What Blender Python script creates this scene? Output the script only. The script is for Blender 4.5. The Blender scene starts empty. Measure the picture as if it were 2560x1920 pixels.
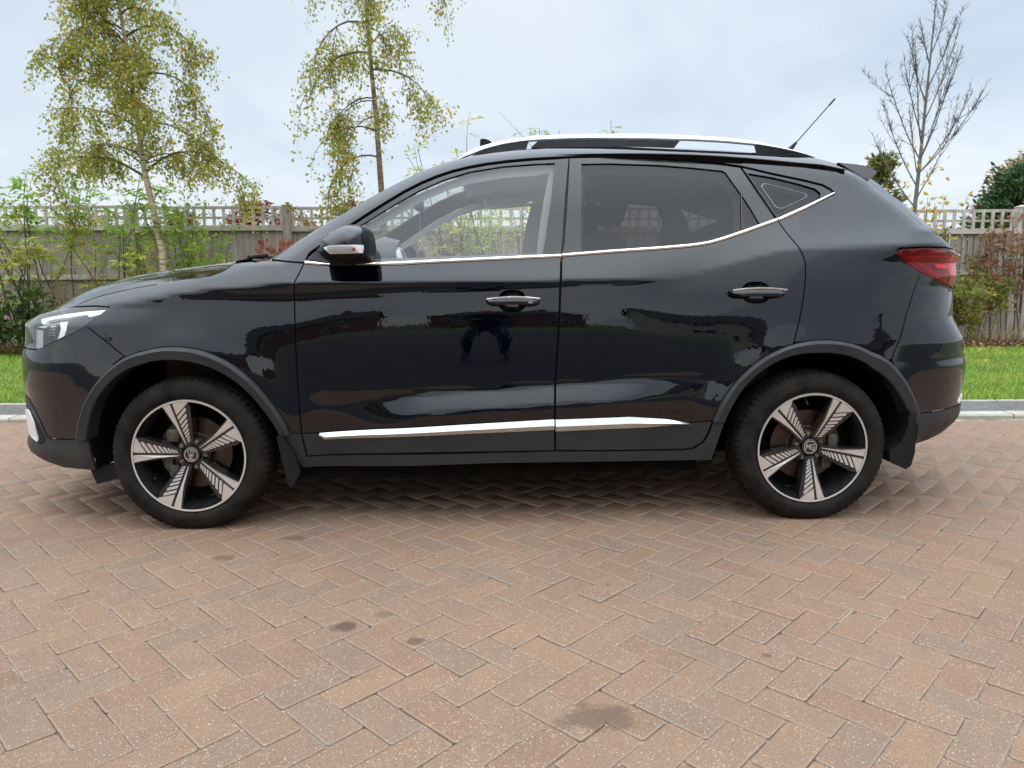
import bpy, bmesh, math, random
import numpy as np
from mathutils import Vector, Matrix
from mathutils.geometry import delaunay_2d_cdt
random.seed(7); RNG = np.random.default_rng(11)
SC = bpy.context.scene
COL = SC.collection
# ------------------------------------------------------------------ camera
CAM = np.array([1.2248, -2.9536, 1.031]); F_PX, PITCH, ROLL, YAW = 1830.0, math.radians(8.3), math.radians(-0.3), math.radians(1.88)
fw = np.array([math.sin(YAW)*math.cos(PITCH), math.cos(YAW)*math.cos(PITCH), -math.sin(PITCH)])
rt = np.array([math.cos(YAW), -math.sin(YAW), 0.0]); up = np.cross(rt, fw)
CR = math.cos(ROLL)*rt+math.sin(ROLL)*up; CU = -math.sin(ROLL)*rt+math.cos(ROLL)*up
cam = bpy.data.cameras.new('camera'); camo = bpy.data.objects.new('camera', cam); COL.objects.link(camo)
camo.matrix_world = Matrix(((CR[0],CU[0],-fw[0],CAM[0]),(CR[1],CU[1],-fw[1],CAM[1]),(CR[2],CU[2],-fw[2],CAM[2]),(0,0,0,1)))
cam.sensor_width = 36; cam.lens = F_PX/2560*36; cam.clip_start = 0.05; cam.clip_end = 1500
cam.dof.use_dof = True; cam.dof.focus_distance = 3.1; cam.dof.aperture_fstop = 6.0
SC.camera = camo
# ------------------------------------------------------------------ sky, sun, exposure
SUN_EL, SUN_AZ = math.radians(38), math.radians(215)     # azimuth clockwise from +Y: behind the camera, to its left
world = bpy.data.worlds.new('World'); SC.world = world; world.use_nodes = True
nt = world.node_tree; nt.nodes.clear()
def wn(t, **k):
    n = nt.nodes.new(t)
    for a, b in k.items(): setattr(n, a, b)
    return n
sky = wn('ShaderNodeTexSky', sky_type='NISHITA', sun_disc=False); sky.sun_elevation = SUN_EL; sky.sun_rotation = SUN_AZ
sky.air_density = 1.0; sky.dust_density = 1.5
tc = wn('ShaderNodeTexCoord'); sep = wn('ShaderNodeSeparateXYZ'); nt.links.new(tc.outputs['Generated'], sep.inputs[0])
zc = wn('ShaderNodeMath', operation='MAXIMUM'); nt.links.new(sep.outputs[2], zc.inputs[0]); zc.inputs[1].default_value = 0.0
den = wn('ShaderNodeMath', operation='ADD'); nt.links.new(zc.outputs[0], den.inputs[0]); den.inputs[1].default_value = 0.22
dvx = wn('ShaderNodeMath', operation='DIVIDE'); nt.links.new(sep.outputs[0], dvx.inputs[0]); nt.links.new(den.outputs[0], dvx.inputs[1])
dvy = wn('ShaderNodeMath', operation='DIVIDE'); nt.links.new(sep.outputs[1], dvy.inputs[0]); nt.links.new(den.outputs[0], dvy.inputs[1])
cmb = wn('ShaderNodeCombineXYZ'); nt.links.new(dvx.outputs[0], cmb.inputs[0]); nt.links.new(dvy.outputs[0], cmb.inputs[1])
nz = wn('ShaderNodeTexNoise'); nz.inputs['Scale'].default_value = 0.9; nz.inputs['Detail'].default_value = 6; nz.inputs['Roughness'].default_value = 0.52; nz.inputs['Distortion'].default_value = 0.3
nt.links.new(cmb.outputs[0], nz.inputs['Vector'])
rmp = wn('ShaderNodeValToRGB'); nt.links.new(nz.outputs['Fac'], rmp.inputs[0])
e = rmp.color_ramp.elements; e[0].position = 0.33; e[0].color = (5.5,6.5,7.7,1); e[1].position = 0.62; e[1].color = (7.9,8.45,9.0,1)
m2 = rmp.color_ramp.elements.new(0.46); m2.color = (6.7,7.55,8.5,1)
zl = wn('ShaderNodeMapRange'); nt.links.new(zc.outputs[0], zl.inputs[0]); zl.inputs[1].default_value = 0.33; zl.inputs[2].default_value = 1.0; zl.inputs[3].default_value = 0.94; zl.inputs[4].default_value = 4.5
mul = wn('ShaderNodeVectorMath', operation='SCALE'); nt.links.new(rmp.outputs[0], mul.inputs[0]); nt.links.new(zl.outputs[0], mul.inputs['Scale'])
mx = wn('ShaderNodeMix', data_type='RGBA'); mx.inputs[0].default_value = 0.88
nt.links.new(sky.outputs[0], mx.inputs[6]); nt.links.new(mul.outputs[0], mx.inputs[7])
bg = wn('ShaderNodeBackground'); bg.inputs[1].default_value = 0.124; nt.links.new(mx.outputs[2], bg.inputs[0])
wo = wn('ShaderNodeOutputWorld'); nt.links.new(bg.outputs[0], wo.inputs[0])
sun = bpy.data.lights.new('sun', 'SUN'); sun.energy = 0.5; sun.angle = math.radians(110); sun.color = (1.0, 0.95, 0.88)
suno = bpy.data.objects.new('sun', sun); COL.objects.link(suno)
sd = Vector((math.sin(SUN_AZ)*math.cos(SUN_EL), math.cos(SUN_AZ)*math.cos(SUN_EL), math.sin(SUN_EL)))
suno.rotation_euler = sd.to_track_quat('Z', 'Y').to_euler()
vs = SC.view_settings; vs.view_transform = 'Standard'; vs.look = 'None'; vs.gamma = 1.0; vs.use_curve_mapping = False; vs.exposure = 0.0
try:
    SC.cycles.max_bounces = 10; SC.cycles.transparent_max_bounces = 24; SC.cycles.glossy_bounces = 5; SC.cycles.caustics_reflective = False; SC.cycles.caustics_refractive = False
except Exception: pass
# ------------------------------------------------------------------ materials
class N:
    """small node-graph helper"""
    def __init__(s, name):
        s.m = bpy.data.materials.new(name); s.m.use_nodes = True; s.t = s.m.node_tree; s.b = s.t.nodes['Principled BSDF']; s.o = s.t.nodes['Material Output']
    def n(s, t, **k):
        x = s.t.nodes.new(t)
        for a, b in k.items(): setattr(x, a, b)
        return x
    def l(s, a, b): s.t.links.new(a, b)
    def set(s, **k):
        for a, b in k.items():
            i = s.b.inputs[a.replace('_', ' ')]
            i.default_value = b
        return s
    def obj(s): return s.n('ShaderNodeTexCoord').outputs['Object']
    def geo(s): return s.n('ShaderNodeNewGeometry')
    def noise(s, v, scale, detail=3, rough=0.5):
        x = s.n('ShaderNodeTexNoise'); x.inputs['Scale'].default_value = scale; x.inputs['Detail'].default_value = detail; x.inputs['Roughness'].default_value = rough
        if v is not None: s.l(v, x.inputs['Vector'])
        return x.outputs['Fac']
    def ramp(s, f, *stops, interp='LINEAR'):
        r = s.n('ShaderNodeValToRGB'); r.color_ramp.interpolation = interp; s.l(f, r.inputs[0]); e = r.color_ramp.elements
        while len(e) < len(stops): e.new(0.5)
        for a, (p, c) in zip(e, stops): a.position = p; a.color = (c[0], c[1], c[2], 1) if not isinstance(c, (int, float)) else (c, c, c, 1)
        return r.outputs[0]
    def mix(s, f, a, b, mode='MIX'):
        m = s.n('ShaderNodeMix', data_type='RGBA', blend_type=mode)
        for v, i in ((f, 0), (a, 6), (b, 7)):
            if isinstance(v, (int, float)): m.inputs[i].default_value = v if i == 0 else (v, v, v, 1)
            elif isinstance(v, tuple): m.inputs[i].default_value = (*v, 1)
            else: s.l(v, m.inputs[i])
        return m.outputs[2]
    def math(s, op, a, b=0.0, clamp=False):
        m = s.n('ShaderNodeMath', operation=op, use_clamp=clamp)
        for v, i in ((a, 0), (b, 1)):
            if isinstance(v, (int, float)): m.inputs[i].default_value = v
            else: s.l(v, m.inputs[i])
        return m.outputs[0]
    def bump(s, h, strength=0.3, dist=0.01):
        b = s.n('ShaderNodeBump'); b.inputs['Strength'].default_value = strength; b.inputs['Distance'].default_value = dist; s.l(h, b.inputs['Height']); s.l(b.outputs[0], s.b.inputs['Normal']); return b
    def vmap(s, v, scale):
        m = s.n('ShaderNodeMapping'); m.inputs['Scale'].default_value = scale; s.l(v, m.inputs['Vector']); return m.outputs[0]
M = {}
def simple(name, col, rough=0.5, metal=0.0, coat=0.0, var=0.0, scale=20, bump=0.0, spec=0.5):
    a = N(name); a.set(Roughness=rough, Metallic=metal, Coat_Weight=coat, Specular_IOR_Level=spec); a.b.inputs['Base Color'].default_value = (*col, 1)
    if var > 0:
        f = a.noise(a.obj(), scale, 4)
        a.l(a.ramp(f, (0.3, tuple(c*(1-var) for c in col)), (0.7, tuple(min(1, c*(1+var)) for c in col))), a.b.inputs['Base Color'])
        a.l(a.ramp(a.noise(a.obj(), scale*2.3, 4), (0.3, max(0.02, rough-0.12)), (0.7, min(1, rough+0.12))), a.b.inputs['Roughness'])
        if bump: a.bump(a.noise(a.obj(), scale*8, 3), bump, 0.002)
    M[name] = a.m; return a.m
# paint: near-black blue with clear coat, faint dust film and orange peel
a = N('paint'); a.set(Roughness=0.9, Metallic=0.0, Coat_Weight=1.0, Coat_Roughness=0.012, Coat_IOR=1.60, IOR=1.2, Specular_IOR_Level=0.0)
o = a.obj()
a.l(a.ramp(a.noise(o, 1.3, 3), (0.3, (0.0002,0.0004,0.0020)), (0.7, (0.0003,0.0006,0.0030))), a.b.inputs['Base Color'])
a.l(a.ramp(a.noise(o, 9, 5), (0.35, 0.002), (0.75, 0.018)), a.b.inputs['Coat Roughness'])
bp_ = a.n('ShaderNodeBump'); bp_.inputs['Strength'].default_value = 0.012; bp_.inputs['Distance'].default_value = 0.01; a.l(a.noise(o, 55, 2), bp_.inputs['Height']); a.l(bp_.outputs[0], a.b.inputs['Coat Normal'])
M['paint'] = a.m
simple('frame_black', (0.006,0.006,0.007), 0.20, var=0.15, scale=6, coat=0.2)
simple('gap_black', (0.002,0.002,0.002), 0.9)  # black that stands in for the shade inside panel gaps
simple('plastic', (0.024,0.024,0.026), 0.50, var=0.22, scale=7, bump=0.10, spec=0.35)
simple('plastic_dark', (0.007,0.007,0.0075), 0.5, var=0.2, scale=9, bump=0.08, spec=0.3)
simple('liner', (0.006,0.0055,0.005), 0.9, var=0.4, scale=8, bump=0.2, spec=0.1)
simple('well_warm_lit', (0.060,0.034,0.014), 0.75, var=0.5, scale=9, bump=0.2)
simple('chrome', (0.86,0.86,0.85), 0.16, metal=1.0, var=0.04, scale=5)
simple('satin_silver', (0.66,0.66,0.65), 0.26, metal=0.95, var=0.05, scale=9)
simple('rail_silver', (0.83,0.83,0.82), 0.34, metal=0.35, var=0.03, scale=9)
simple('machined', (0.74,0.69,0.64), 0.32, metal=0.75)
simple('wheel_black', (0.012,0.012,0.013), 0.28, coat=0.5, var=0.3, scale=12)
simple('rust', (0.10,0.05,0.022), 0.6, metal=0.35, var=0.5, scale=25, bump=0.2)
simple('disc', (0.085,0.060,0.045), 0.32, metal=0.9, var=0.3, scale=15)
simple('caliper', (0.11,0.095,0.075), 0.55, metal=0.4, var=0.4, scale=20, bump=0.2)
simple('nut', (0.15,0.125,0.105), 0.45, metal=0.5, var=0.25, scale=30)
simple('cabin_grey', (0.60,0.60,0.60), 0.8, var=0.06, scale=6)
simple('cabin_light', (0.78,0.78,0.77), 0.85, var=0.05, scale=6)
simple('cabin_dark', (0.09,0.09,0.095), 0.7, var=0.15, scale=8)
simple('cabin_grey_shaded', (0.16,0.16,0.165), 0.8)
simple('seat_black', (0.016,0.016,0.018), 0.6, var=0.2, scale=12, bump=0.1)
simple('purple', (0.22,0.02,0.12), 0.5, var=0.1)
simple('white_ink', (0.75,0.70,0.75), 0.6)
simple('lamp_white', (0.85,0.86,0.86), 0.30, metal=0.1)
simple('lamp_grey', (0.48,0.49,0.48), 0.30, metal=0.5)
simple('lamp_dark', (0.05,0.05,0.048), 0.25)
simple('amber', (0.30,0.06,0.03), 0.3)
simple('lamp_red', (0.95,0.03,0.022), 0.22, coat=0.6)
simple('lamp_red_dark', (0.13,0.007,0.009), 0.25, coat=0.5)
simple('skin', (0.45,0.27,0.20), 0.55, var=0.06)
def glass(name, tint, ior=1.55, rough=0.0, col=(1,1,1)):
    a = N(name); t = a.t; t.nodes.remove(a.b)
    tr = a.n('ShaderNodeBsdfTransparent'); tr.inputs[0].default_value = (*tint, 1)
    gl = a.n('ShaderNodeBsdfGlossy'); gl.inputs['Roughness'].default_value = rough; gl.inputs[0].default_value = (*col, 1)
    lw = a.n('ShaderNodeLayerWeight'); lw.inputs[0].default_value = 0.5; f0 = 2*((ior-1)/(ior+1))**2
    fr = a.math('ADD', a.math('MULTIPLY', a.math('POWER', lw.outputs['Facing'], 5.0), 1-f0), f0)
    mxs = a.n('ShaderNodeMixShader'); a.l(fr, mxs.inputs[0]); a.l(tr.outputs[0], mxs.inputs[1]); a.l(gl.outputs[0], mxs.inputs[2]); a.l(mxs.outputs[0], a.o.inputs[0])
    M[name] = a.m; return a.m
glass('glass_clear', (0.90,0.92,0.90), 1.40); glass('glass_privacy', (0.28,0.265,0.27), 1.28); glass('glass_lamp', (0.93,0.94,0.95), 1.5); glass('glass_red', (0.92,0.12,0.12), 1.32); glass('glass_screen', (0.80,0.84,0.82), 1.6)
# tyre rubber with dusty brownish sidewall
a = N('tyre'); o = a.obj(); f = a.noise(o, 14, 5, 0.6)
a.l(a.ramp(f, (0.30, (0.007,0.0064,0.0058)), (0.72, (0.026,0.022,0.0185))), a.b.inputs['Base Color']); a.set(Roughness=0.75, Specular_IOR_Level=0.12); a.bump(a.noise(o, 160, 2), 0.15, 0.001); M['tyre'] = a.m
# ------------------------------------------------------------------ mesh helpers
def mesh_obj(name, V, Fc, mat=None, parent=None, smooth=False, normals=None, mats=None, mi=None):
    me = bpy.data.meshes.new(name); me.from_pydata([tuple(map(float, v)) for v in V], [], [tuple(map(int, f)) for f in Fc])
    if mats:
        for m in mats: me.materials.append(M[m])
        if mi is not None: me.polygons.foreach_set('material_index', np.asarray(mi, dtype=np.int32))
    elif mat: me.materials.append(M[mat] if isinstance(mat, str) else mat)
    if smooth or normals is not None: me.polygons.foreach_set('use_smooth', np.ones(len(me.polygons), dtype=bool))
    me.update()
    if normals is not None: me.normals_split_custom_set_from_vertices([tuple(map(float, n)) for n in normals])
    ob = bpy.data.objects.new(name, me); COL.objects.link(ob)
    if parent is not None: ob.parent = parent
    return ob
def big_mesh(name, V, Fc, mat, parent=None, smooth=False):
    """fast mesh from numpy arrays; Fc is (n, k)"""
    V = np.asarray(V, dtype=np.float32); Fc = np.asarray(Fc, dtype=np.int32); k = Fc.shape[1]
    me = bpy.data.meshes.new(name); me.vertices.add(len(V)); me.vertices.foreach_set('co', V.ravel())
    me.loops.add(Fc.size); me.loops.foreach_set('vertex_index', Fc.ravel()); me.polygons.add(len(Fc))
    me.polygons.foreach_set('loop_start', np.arange(0, Fc.size, k, dtype=np.int32))
    if smooth: me.polygons.foreach_set('use_smooth', np.ones(len(Fc), dtype=bool))
    me.materials.append(M[mat]); me.update(calc_edges=True)
    ob = bpy.data.objects.new(name, me); COL.objects.link(ob)
    if parent is not None: ob.parent = parent
    return ob
def tag(o, label=None, cat=None, group=None, kind=None):
    for k, v in (('label', label), ('category', cat), ('group', group), ('kind', kind)):
        if v: o[k] = v
    return o
def empty(name, loc=(0,0,0)):
    o = bpy.data.objects.new(name, None); COL.objects.link(o); o.location = loc; o.empty_display_size = 0.1; return o
class MB:
    """collects simple shapes into one mesh"""
    def __init__(s): s.v = []; s.f = []
    def add(s, V, Fc):
        b = len(s.v); s.v += [tuple(v) for v in V]; s.f += [tuple(i+b for i in f) for f in Fc]; return s
    def box(s, x0, x1, y0, y1, z0, z1, bev=0.0, M4=None):
        if bev <= 0:
            V = [(x0,y0,z0),(x1,y0,z0),(x1,y1,z0),(x0,y1,z0),(x0,y0,z1),(x1,y0,z1),(x1,y1,z1),(x0,y1,z1)]; Fc = [(0,3,2,1),(4,5,6,7),(0,1,5,4),(1,2,6,5),(2,3,7,6),(3,0,4,7)]
        else:
            bm = bmesh.new(); bmesh.ops.create_cube(bm, size=1.0)
            for v in bm.verts: v.co = Vector(((x0+x1)/2+v.co.x*(x1-x0), (y0+y1)/2+v.co.y*(y1-y0), (z0+z1)/2+v.co.z*(z1-z0)))
            bmesh.ops.bevel(bm, geom=list(bm.edges), offset=bev, segments=2, affect='EDGES', profile=0.6)
            bm.verts.index_update(); V = [tuple(v.co) for v in bm.verts]; Fc = [tuple(v.index for v in f.verts) for f in bm.faces]; bm.free()
        if M4 is not None: V = [tuple(M4 @ Vector(v)) for v in V]
        return s.add(V, Fc)
    def tube(s, pts, rad, n=6, cap=True):
        pts = [np.array(p, float) for p in pts]; R = rad if isinstance(rad, (list, tuple, np.ndarray)) else [rad]*len(pts)
        V = []; Fc = []
        for i, p in enumerate(pts):
            t = pts[min(i+1, len(pts)-1)]-pts[max(i-1, 0)]; t /= max(np.linalg.norm(t), 1e-9)
            r = np.array([1.0,0,0]) if abs(t[0]) < 0.8 else np.array([0,1.0,0])
            u = np.cross(t, r); u /= np.linalg.norm(u); w = np.cross(t, u)
            for k in range(n):
                a_ = 2*math.pi*k/n; V.append(p+R[i]*(math.cos(a_)*u+math.sin(a_)*w))
        for i in range(len(pts)-1):
            for k in range(n): Fc.append((i*n+k, i*n+(k+1) % n, (i+1)*n+(k+1) % n, (i+1)*n+k))
        if cap: Fc.append(tuple(range(n))[::-1]); Fc.append(tuple((len(pts)-1)*n+k for k in range(n)))
        return s.add(V, Fc)
    def lathe(s, prof, n=48, centre=(0,0,0), axis='y'):
        """prof: list of (radius, axial); revolved around axis"""
        V = []; Fc = []
        for k in range(n):
            a_ = 2*math.pi*k/n
            for r, t in prof:
                if axis == 'y': V.append((centre[0]+r*math.cos(a_), centre[1]+t, centre[2]+r*math.sin(a_)))
                else: V.append((centre[0]+r*math.cos(a_), centre[1]+r*math.sin(a_), centre[2]+t))
        m = len(prof)
        for k in range(n):
            for i in range(m-1): Fc.append((k*m+i, k*m+i+1, ((k+1) % n)*m+i+1, ((k+1) % n)*m+i))
        return s.add(V, Fc)
    def prism(s, poly, y0, y1):
        """poly in (x, z), extruded along y"""
        n = len(poly); V = [(x, y0, z) for x, z in poly]+[(x, y1, z) for x, z in poly]
        Fc = [tuple(range(n)), tuple(range(2*n-1, n-1, -1))]+[(i, n+i, n+(i+1) % n, (i+1) % n) for i in range(n)]
        return s.add(V, Fc)
    def build(s, name, mat, parent=None, smooth=False, bevel=0.0):
        o = mesh_obj(name, s.v, s.f, mat, parent, smooth)
        bm = bmesh.new(); bm.from_mesh(o.data); bmesh.ops.recalc_face_normals(bm, faces=bm.faces)
        if bevel: bmesh.ops.bevel(bm, geom=[e for e in bm.edges if e.is_manifold and e.calc_face_angle(0) > 0.5], offset=bevel, segments=2, affect='EDGES', profile=0.6)
        bm.to_mesh(o.data); bm.free()
        if smooth: o.data.set_sharp_from_angle(angle=math.radians(38)) if hasattr(o.data, 'set_sharp_from_angle') else None
        return o
def pip(P, poly):
    """points in polygon, vectorised"""
    P = np.asarray(P, float); poly = np.asarray(poly, float); x, y = P[:,0], P[:,1]; ins = np.zeros(len(P), bool)
    a_ = poly; b_ = np.roll(poly, -1, 0)
    for (x1, y1), (x2, y2) in zip(a_, b_):
        c = ((y1 > y) != (y2 > y))
        with np.errstate(divide='ignore', invalid='ignore'): xi = (x2-x1)*(y-y1)/(y2-y1 if y2 != y1 else 1e-12)+x1
        ins ^= c & (x < xi)
    return ins
def pdist(P, poly, closed=True):
    P = np.asarray(P, float); poly = np.asarray(poly, float); d = np.full(len(P), 1e9)
    A = poly; B = np.roll(poly, -1, 0)
    if not closed: A = A[:-1]; B = B[:-1]
    for p, q in zip(A, B):
        v = q-p; L = max(v@v, 1e-12); t = np.clip(((P-p)@v)/L, 0, 1); d = np.minimum(d, np.hypot(*(P-p-t[:,None]*v).T))
    return d
def dense(poly, res, closed=True):
    out = []; n = len(poly)
    for i in range(n if closed else n-1):
        p = np.array(poly[i], float); q = np.array(poly[(i+1) % n], float); k = max(1, int(math.ceil(np.linalg.norm(q-p)/res)))
        for j in range(k): out.append(p+(q-p)*j/k)
    if not closed: out.append(np.array(poly[-1], float))
    return np.array(out)
def chaikin(poly, it=2, closed=False):
    P = np.array(poly, float)
    for _ in range(it):
        if closed: Q = np.roll(P, -1, 0); P = np.stack([0.75*P+0.25*Q, 0.25*P+0.75*Q], 1).reshape(-1, 2)
        else:
            Q = np.stack([0.75*P[:-1]+0.25*P[1:], 0.25*P[:-1]+0.75*P[1:]], 1).reshape(-1, 2); P = np.vstack([P[:1], Q, P[-1:]])
    return [tuple(p) for p in P]
def resample(poly, n):
    P = np.array(poly, float); L = np.r_[0, np.cumsum(np.hypot(*np.diff(P, axis=0).T))]; t = np.linspace(0, L[-1], n)
    return np.stack([np.interp(t, L, P[:,0]), np.interp(t, L, P[:,1])], 1)
def dedupe(poly, eps=1e-4):
    out = []
    for p in poly:
        if not out or math.hypot(p[0]-out[-1][0], p[1]-out[-1][1]) > eps: out.append(tuple(p))
    if math.hypot(out[0][0]-out[-1][0], out[0][1]-out[-1][1]) < eps: out.pop()
    return out
def inset_poly(poly, d):
    P = np.array(poly, float); n = len(P)
    area = 0.5*np.sum(P[:,0]*np.roll(P[:,1], -1)-np.roll(P[:,0], -1)*P[:,1]); s = 1 if area > 0 else -1
    e = np.roll(P, -1, 0)-P; e /= np.maximum(np.linalg.norm(e, axis=1, keepdims=True), 1e-9); nrm = s*np.stack([-e[:,1], e[:,0]], 1)
    b = nrm+np.roll(nrm, 1, 0); b /= np.maximum(np.linalg.norm(b, axis=1, keepdims=True), 0.3)
    return P+b*d
def fill(poly, res, holes=(), bres=None):
    """triangulated polygon: boundary first (outer loop, then holes), then inner points"""
    bres = bres or res*0.7
    loops = [dense(poly, bres)]+[dense(h, bres) for h in holes]
    allb = np.vstack(loops); lo = allb.min(0); hi = allb.max(0)
    gx, gy = np.meshgrid(np.arange(lo[0]+res*0.5, hi[0], res), np.arange(lo[1]+res*0.433, hi[1], res*0.866))
    gx[1::2] += res/2; G = np.stack([gx.ravel(), gy.ravel()], 1)
    if len(G):
        k = pip(G, loops[0]); G = G[k]
        for h in loops[1:]:
            if len(G): G = G[~pip(G, h)]
        for h in loops:
            if len(G): G = G[pdist(G, h) > res*0.45]
    V = np.vstack([allb, G]) if len(G) else allb
    E = []; b = 0; spans = []
    for L in loops:
        n = len(L); E += [(b+i, b+(i+1) % n) for i in range(n)]; spans.append((b, n)); b += n
    r = delaunay_2d_cdt([Vector(v) for v in V], E, [], 0, 1e-7)
    V2 = np.array([tuple(v) for v in r[0]]); T = np.array([f for f in r[2] if len(f) == 3], int)
    c = V2[T].mean(1); k = pip(c, loops[0])
    for h in loops[1:]: k &= ~pip(c, h)
    T = T[k]
    a_ = V2[T]; ar = (a_[:,1,0]-a_[:,0,0])*(a_[:,2,1]-a_[:,0,1])-(a_[:,1,1]-a_[:,0,1])*(a_[:,2,0]-a_[:,0,0])
    T[ar < 0] = T[ar < 0][:, ::-1]
    return V2, T, loops

# ---- car body side surface: half-width W(x, z) from the centre line, metres ----
YC = 0.87                      # car centre line (world y); near side is towards -y
GX0, GZ0, GS = -1.05, 0.10, 0.005
def _lerp(x, xs, ys): return np.interp(x, xs, ys)
# stations along the car and, per station, knots of the section slope (height m, tilt of the normal in degrees, + = up)
STATIONS = [
 (-0.80, [(1.60,78),(1.10,76),(0.98,72),(0.93,60),(0.885,38),(0.880,12),(0.872,10),(0.86,10),(0.82,9),(0.78,7),(0.70,3),(0.66,0),(0.60,-3),(0.50,-4),(0.42,-6),(0.30,-12)]),
 (-0.30, [(1.60,78),(1.14,76),(1.02,70),(0.97,52),(0.927,36),(0.922,8),(0.915,10),(0.90,12),(0.86,10),(0.80,6),(0.73,1),(0.66,-3),(0.60,-4),(0.50,-5),(0.42,-6),(0.30,-12)]),
 (-0.12, [(1.60,78),(1.15,76),(1.045,69),(1.00,49),(0.957,36),(0.952,2),(0.940,6),(0.925,11),(0.87,10),(0.81,5.5),(0.735,0),(0.66,-3.5),(0.60,-4),(0.50,-5),(0.42,-6),(0.30,-12)]),
 ( 0.05, [(1.60,78),(1.16,76),(1.07,68),(1.03,46),(0.987,36),(0.983,-22),(0.965,-8),(0.945,12),(0.88,10),(0.82,5),(0.74,-1),(0.66,-4),(0.60,-4),(0.50,-5),(0.42,-6),(0.30,-12)]),
 ( 0.44, [(1.60,40),(1.30,34),(1.12,32),(1.07,32),(1.014,30),(1.010,-24),(0.965,-10),(0.935,11),(0.87,9),(0.80,3),(0.70,-2),(0.60,-4),(0.56,-4),(0.52,-4),(0.46,-6),(0.30,-12)]),
 ( 0.62, [(1.60,36),(1.30,22),(1.12,24),(1.07,28),(1.016,28),(1.012,-22),(0.972,-9),(0.948,9),(0.90,7),(0.84,2),(0.7,-2),(0.575,-3),(0.535,-8),(0.505,0),(0.475,-6),(0.3,-12)]),
 ( 0.95, [(1.60,36),(1.30,21),(1.12,23),(1.07,28),(1.018,28),(1.014,-20),(0.985,-7),(0.968,9),(0.91,7),(0.86,2),(0.72,-1.5),(0.59,-2),(0.575,-11),(0.56,22),(0.487,20),(0.48,-7)]),
 ( 1.40, [(1.60,36),(1.30,20),(1.13,23),(1.08,28),(1.020,28),(1.016,-18),(0.999,-5),(0.985,8),(0.92,7),(0.86,2),(0.74,-1.5),(0.614,-2),(0.6,-11),(0.586,22),(0.512,20),(0.505,-5)]),
 ( 1.75, [(1.60,38),(1.30,20),(1.16,24),(1.10,28),(1.024,24),(1.020,-12),(1.006,-2),(0.995,8),(0.93,8),(0.87,3),(0.76,-1.5),(0.634,-2),(0.62,-11),(0.606,22),(0.532,19),(0.525,-5)]),
 ( 2.02, [(1.60,40),(1.34,22),(1.22,26),(1.14,26),(1.030,16),(1.026,12),(1.010,12),(0.99,12),(0.93,10),(0.87,7),(0.8,2),(0.66,-3),(0.635,-8),(0.612,10),(0.55,6),(0.53,-7)]),
 ( 2.45, [(1.60,42),(1.42,26),(1.30,26),(1.22,30),(1.150,36),(1.142,15),(1.10,13),(1.05,12),(0.97,11),(0.89,8),(0.80,2),(0.70,-4),(0.60,-6),(0.55,-6),(0.50,-6),(0.40,-8)]),
 ( 3.00, [(1.60,44),(1.46,30),(1.32,30),(1.24,36),(1.165,44),(1.158,12),(1.12,10),(1.05,11),(0.97,11),(0.89,9),(0.80,3),(0.70,-3),(0.60,-6),(0.55,-6),(0.50,-6),(0.40,-8)]),
 ( 3.45, [(1.60,44),(1.46,32),(1.32,34),(1.24,40),(1.172,46),(1.165,10),(1.12,8),(1.05,11),(0.97,11),(0.88,8),(0.80,3),(0.70,-3),(0.60,-6),(0.55,-6),(0.50,-6),(0.40,-8)]),
]
NOSE_L, CAP_N = 0.80, 2.5
def TL(z): return np.interp(z, [1.08, 1.22], [0.72, 0.30])
# nose and tail outline on the centre line (height, x)
NOSE = [(0.10,-0.70),(1.70,-0.70)]
TAIL = [(0.10,3.40),(1.70,3.40)]
ROOF_EDGE = None               # (x, z) of the pillar / roof edge above the belt
def smooth_axis(a, r, axis):
    k = np.exp(-0.5*(np.arange(-3*r,3*r+1)/max(r,1e-6))**2); k /= k.sum()
    pad = [(0,0),(0,0)]; pad[axis] = (3*r,3*r)
    p = np.pad(a, pad, mode='edge')
    return np.apply_along_axis(lambda v: np.convolve(v, k, mode='valid'), axis, p)
def build_grid():
    global GW, GX, GZ, GWX, GWZ
    GX = np.arange(GX0, 3.80, GS); GZ = np.arange(GZ0, 1.72, GS)
    sx = np.array([s[0] for s in STATIONS])
    kz = np.array([[k[0] for k in s[1]] for s in STATIONS]); kt = np.array([[k[1] for k in s[1]] for s in STATIONS])
    # smooth interpolation of every knot along the car
    def sm(col):
        v = np.interp(GX, sx, col)
        return smooth_axis(v[:,None], 12, 0)[:,0]
    KZ = np.stack([sm(kz[:,i]) for i in range(kz.shape[1])], 1); KT = np.stack([sm(kt[:,i]) for i in range(kt.shape[1])], 1)
    T = np.zeros((len(GX), len(GZ)))
    for i in range(len(GX)):
        T[i] = np.interp(GZ, KZ[i][::-1], KT[i][::-1])
    slope = -np.tan(np.radians(np.clip(T,-60,79)))
    I = np.cumsum(slope, 1)*GS
    ref = int(round((0.80-GZ0)/GS))
    I -= I[:, ref:ref+1]
    plan = 0.868 - 0.030*((GX-1.3)/2.1)**2
    w = plan[:,None] + I
    # flares over the wheel arches
    for cx in (0.0, 2.585):
        r = np.hypot(GX[:,None]-cx, GZ[None,:]-0.32)
        w = w + 0.022*np.exp(-((r-0.40)/0.10)**2)
    w = smooth_axis(smooth_axis(w, 1, 1), 2, 0)
    if ROOF_EDGE is not None:
        ex, ez = zip(*ROOF_EDGE)
        zs = np.interp(GX, ex, ez); sl = np.gradient(zs, GS); ca = 1/np.sqrt(1+sl**2)
        d = (zs[:,None]-GZ[None,:])*ca[:,None]
        w = w - np.where(GZ[None,:] > 1.10, 0.05*np.clip(1-d/0.065, 0, 2.0)**2, 0)
    GW = w
    GWX, GWZ = np.gradient(w, GS, GS)
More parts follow.
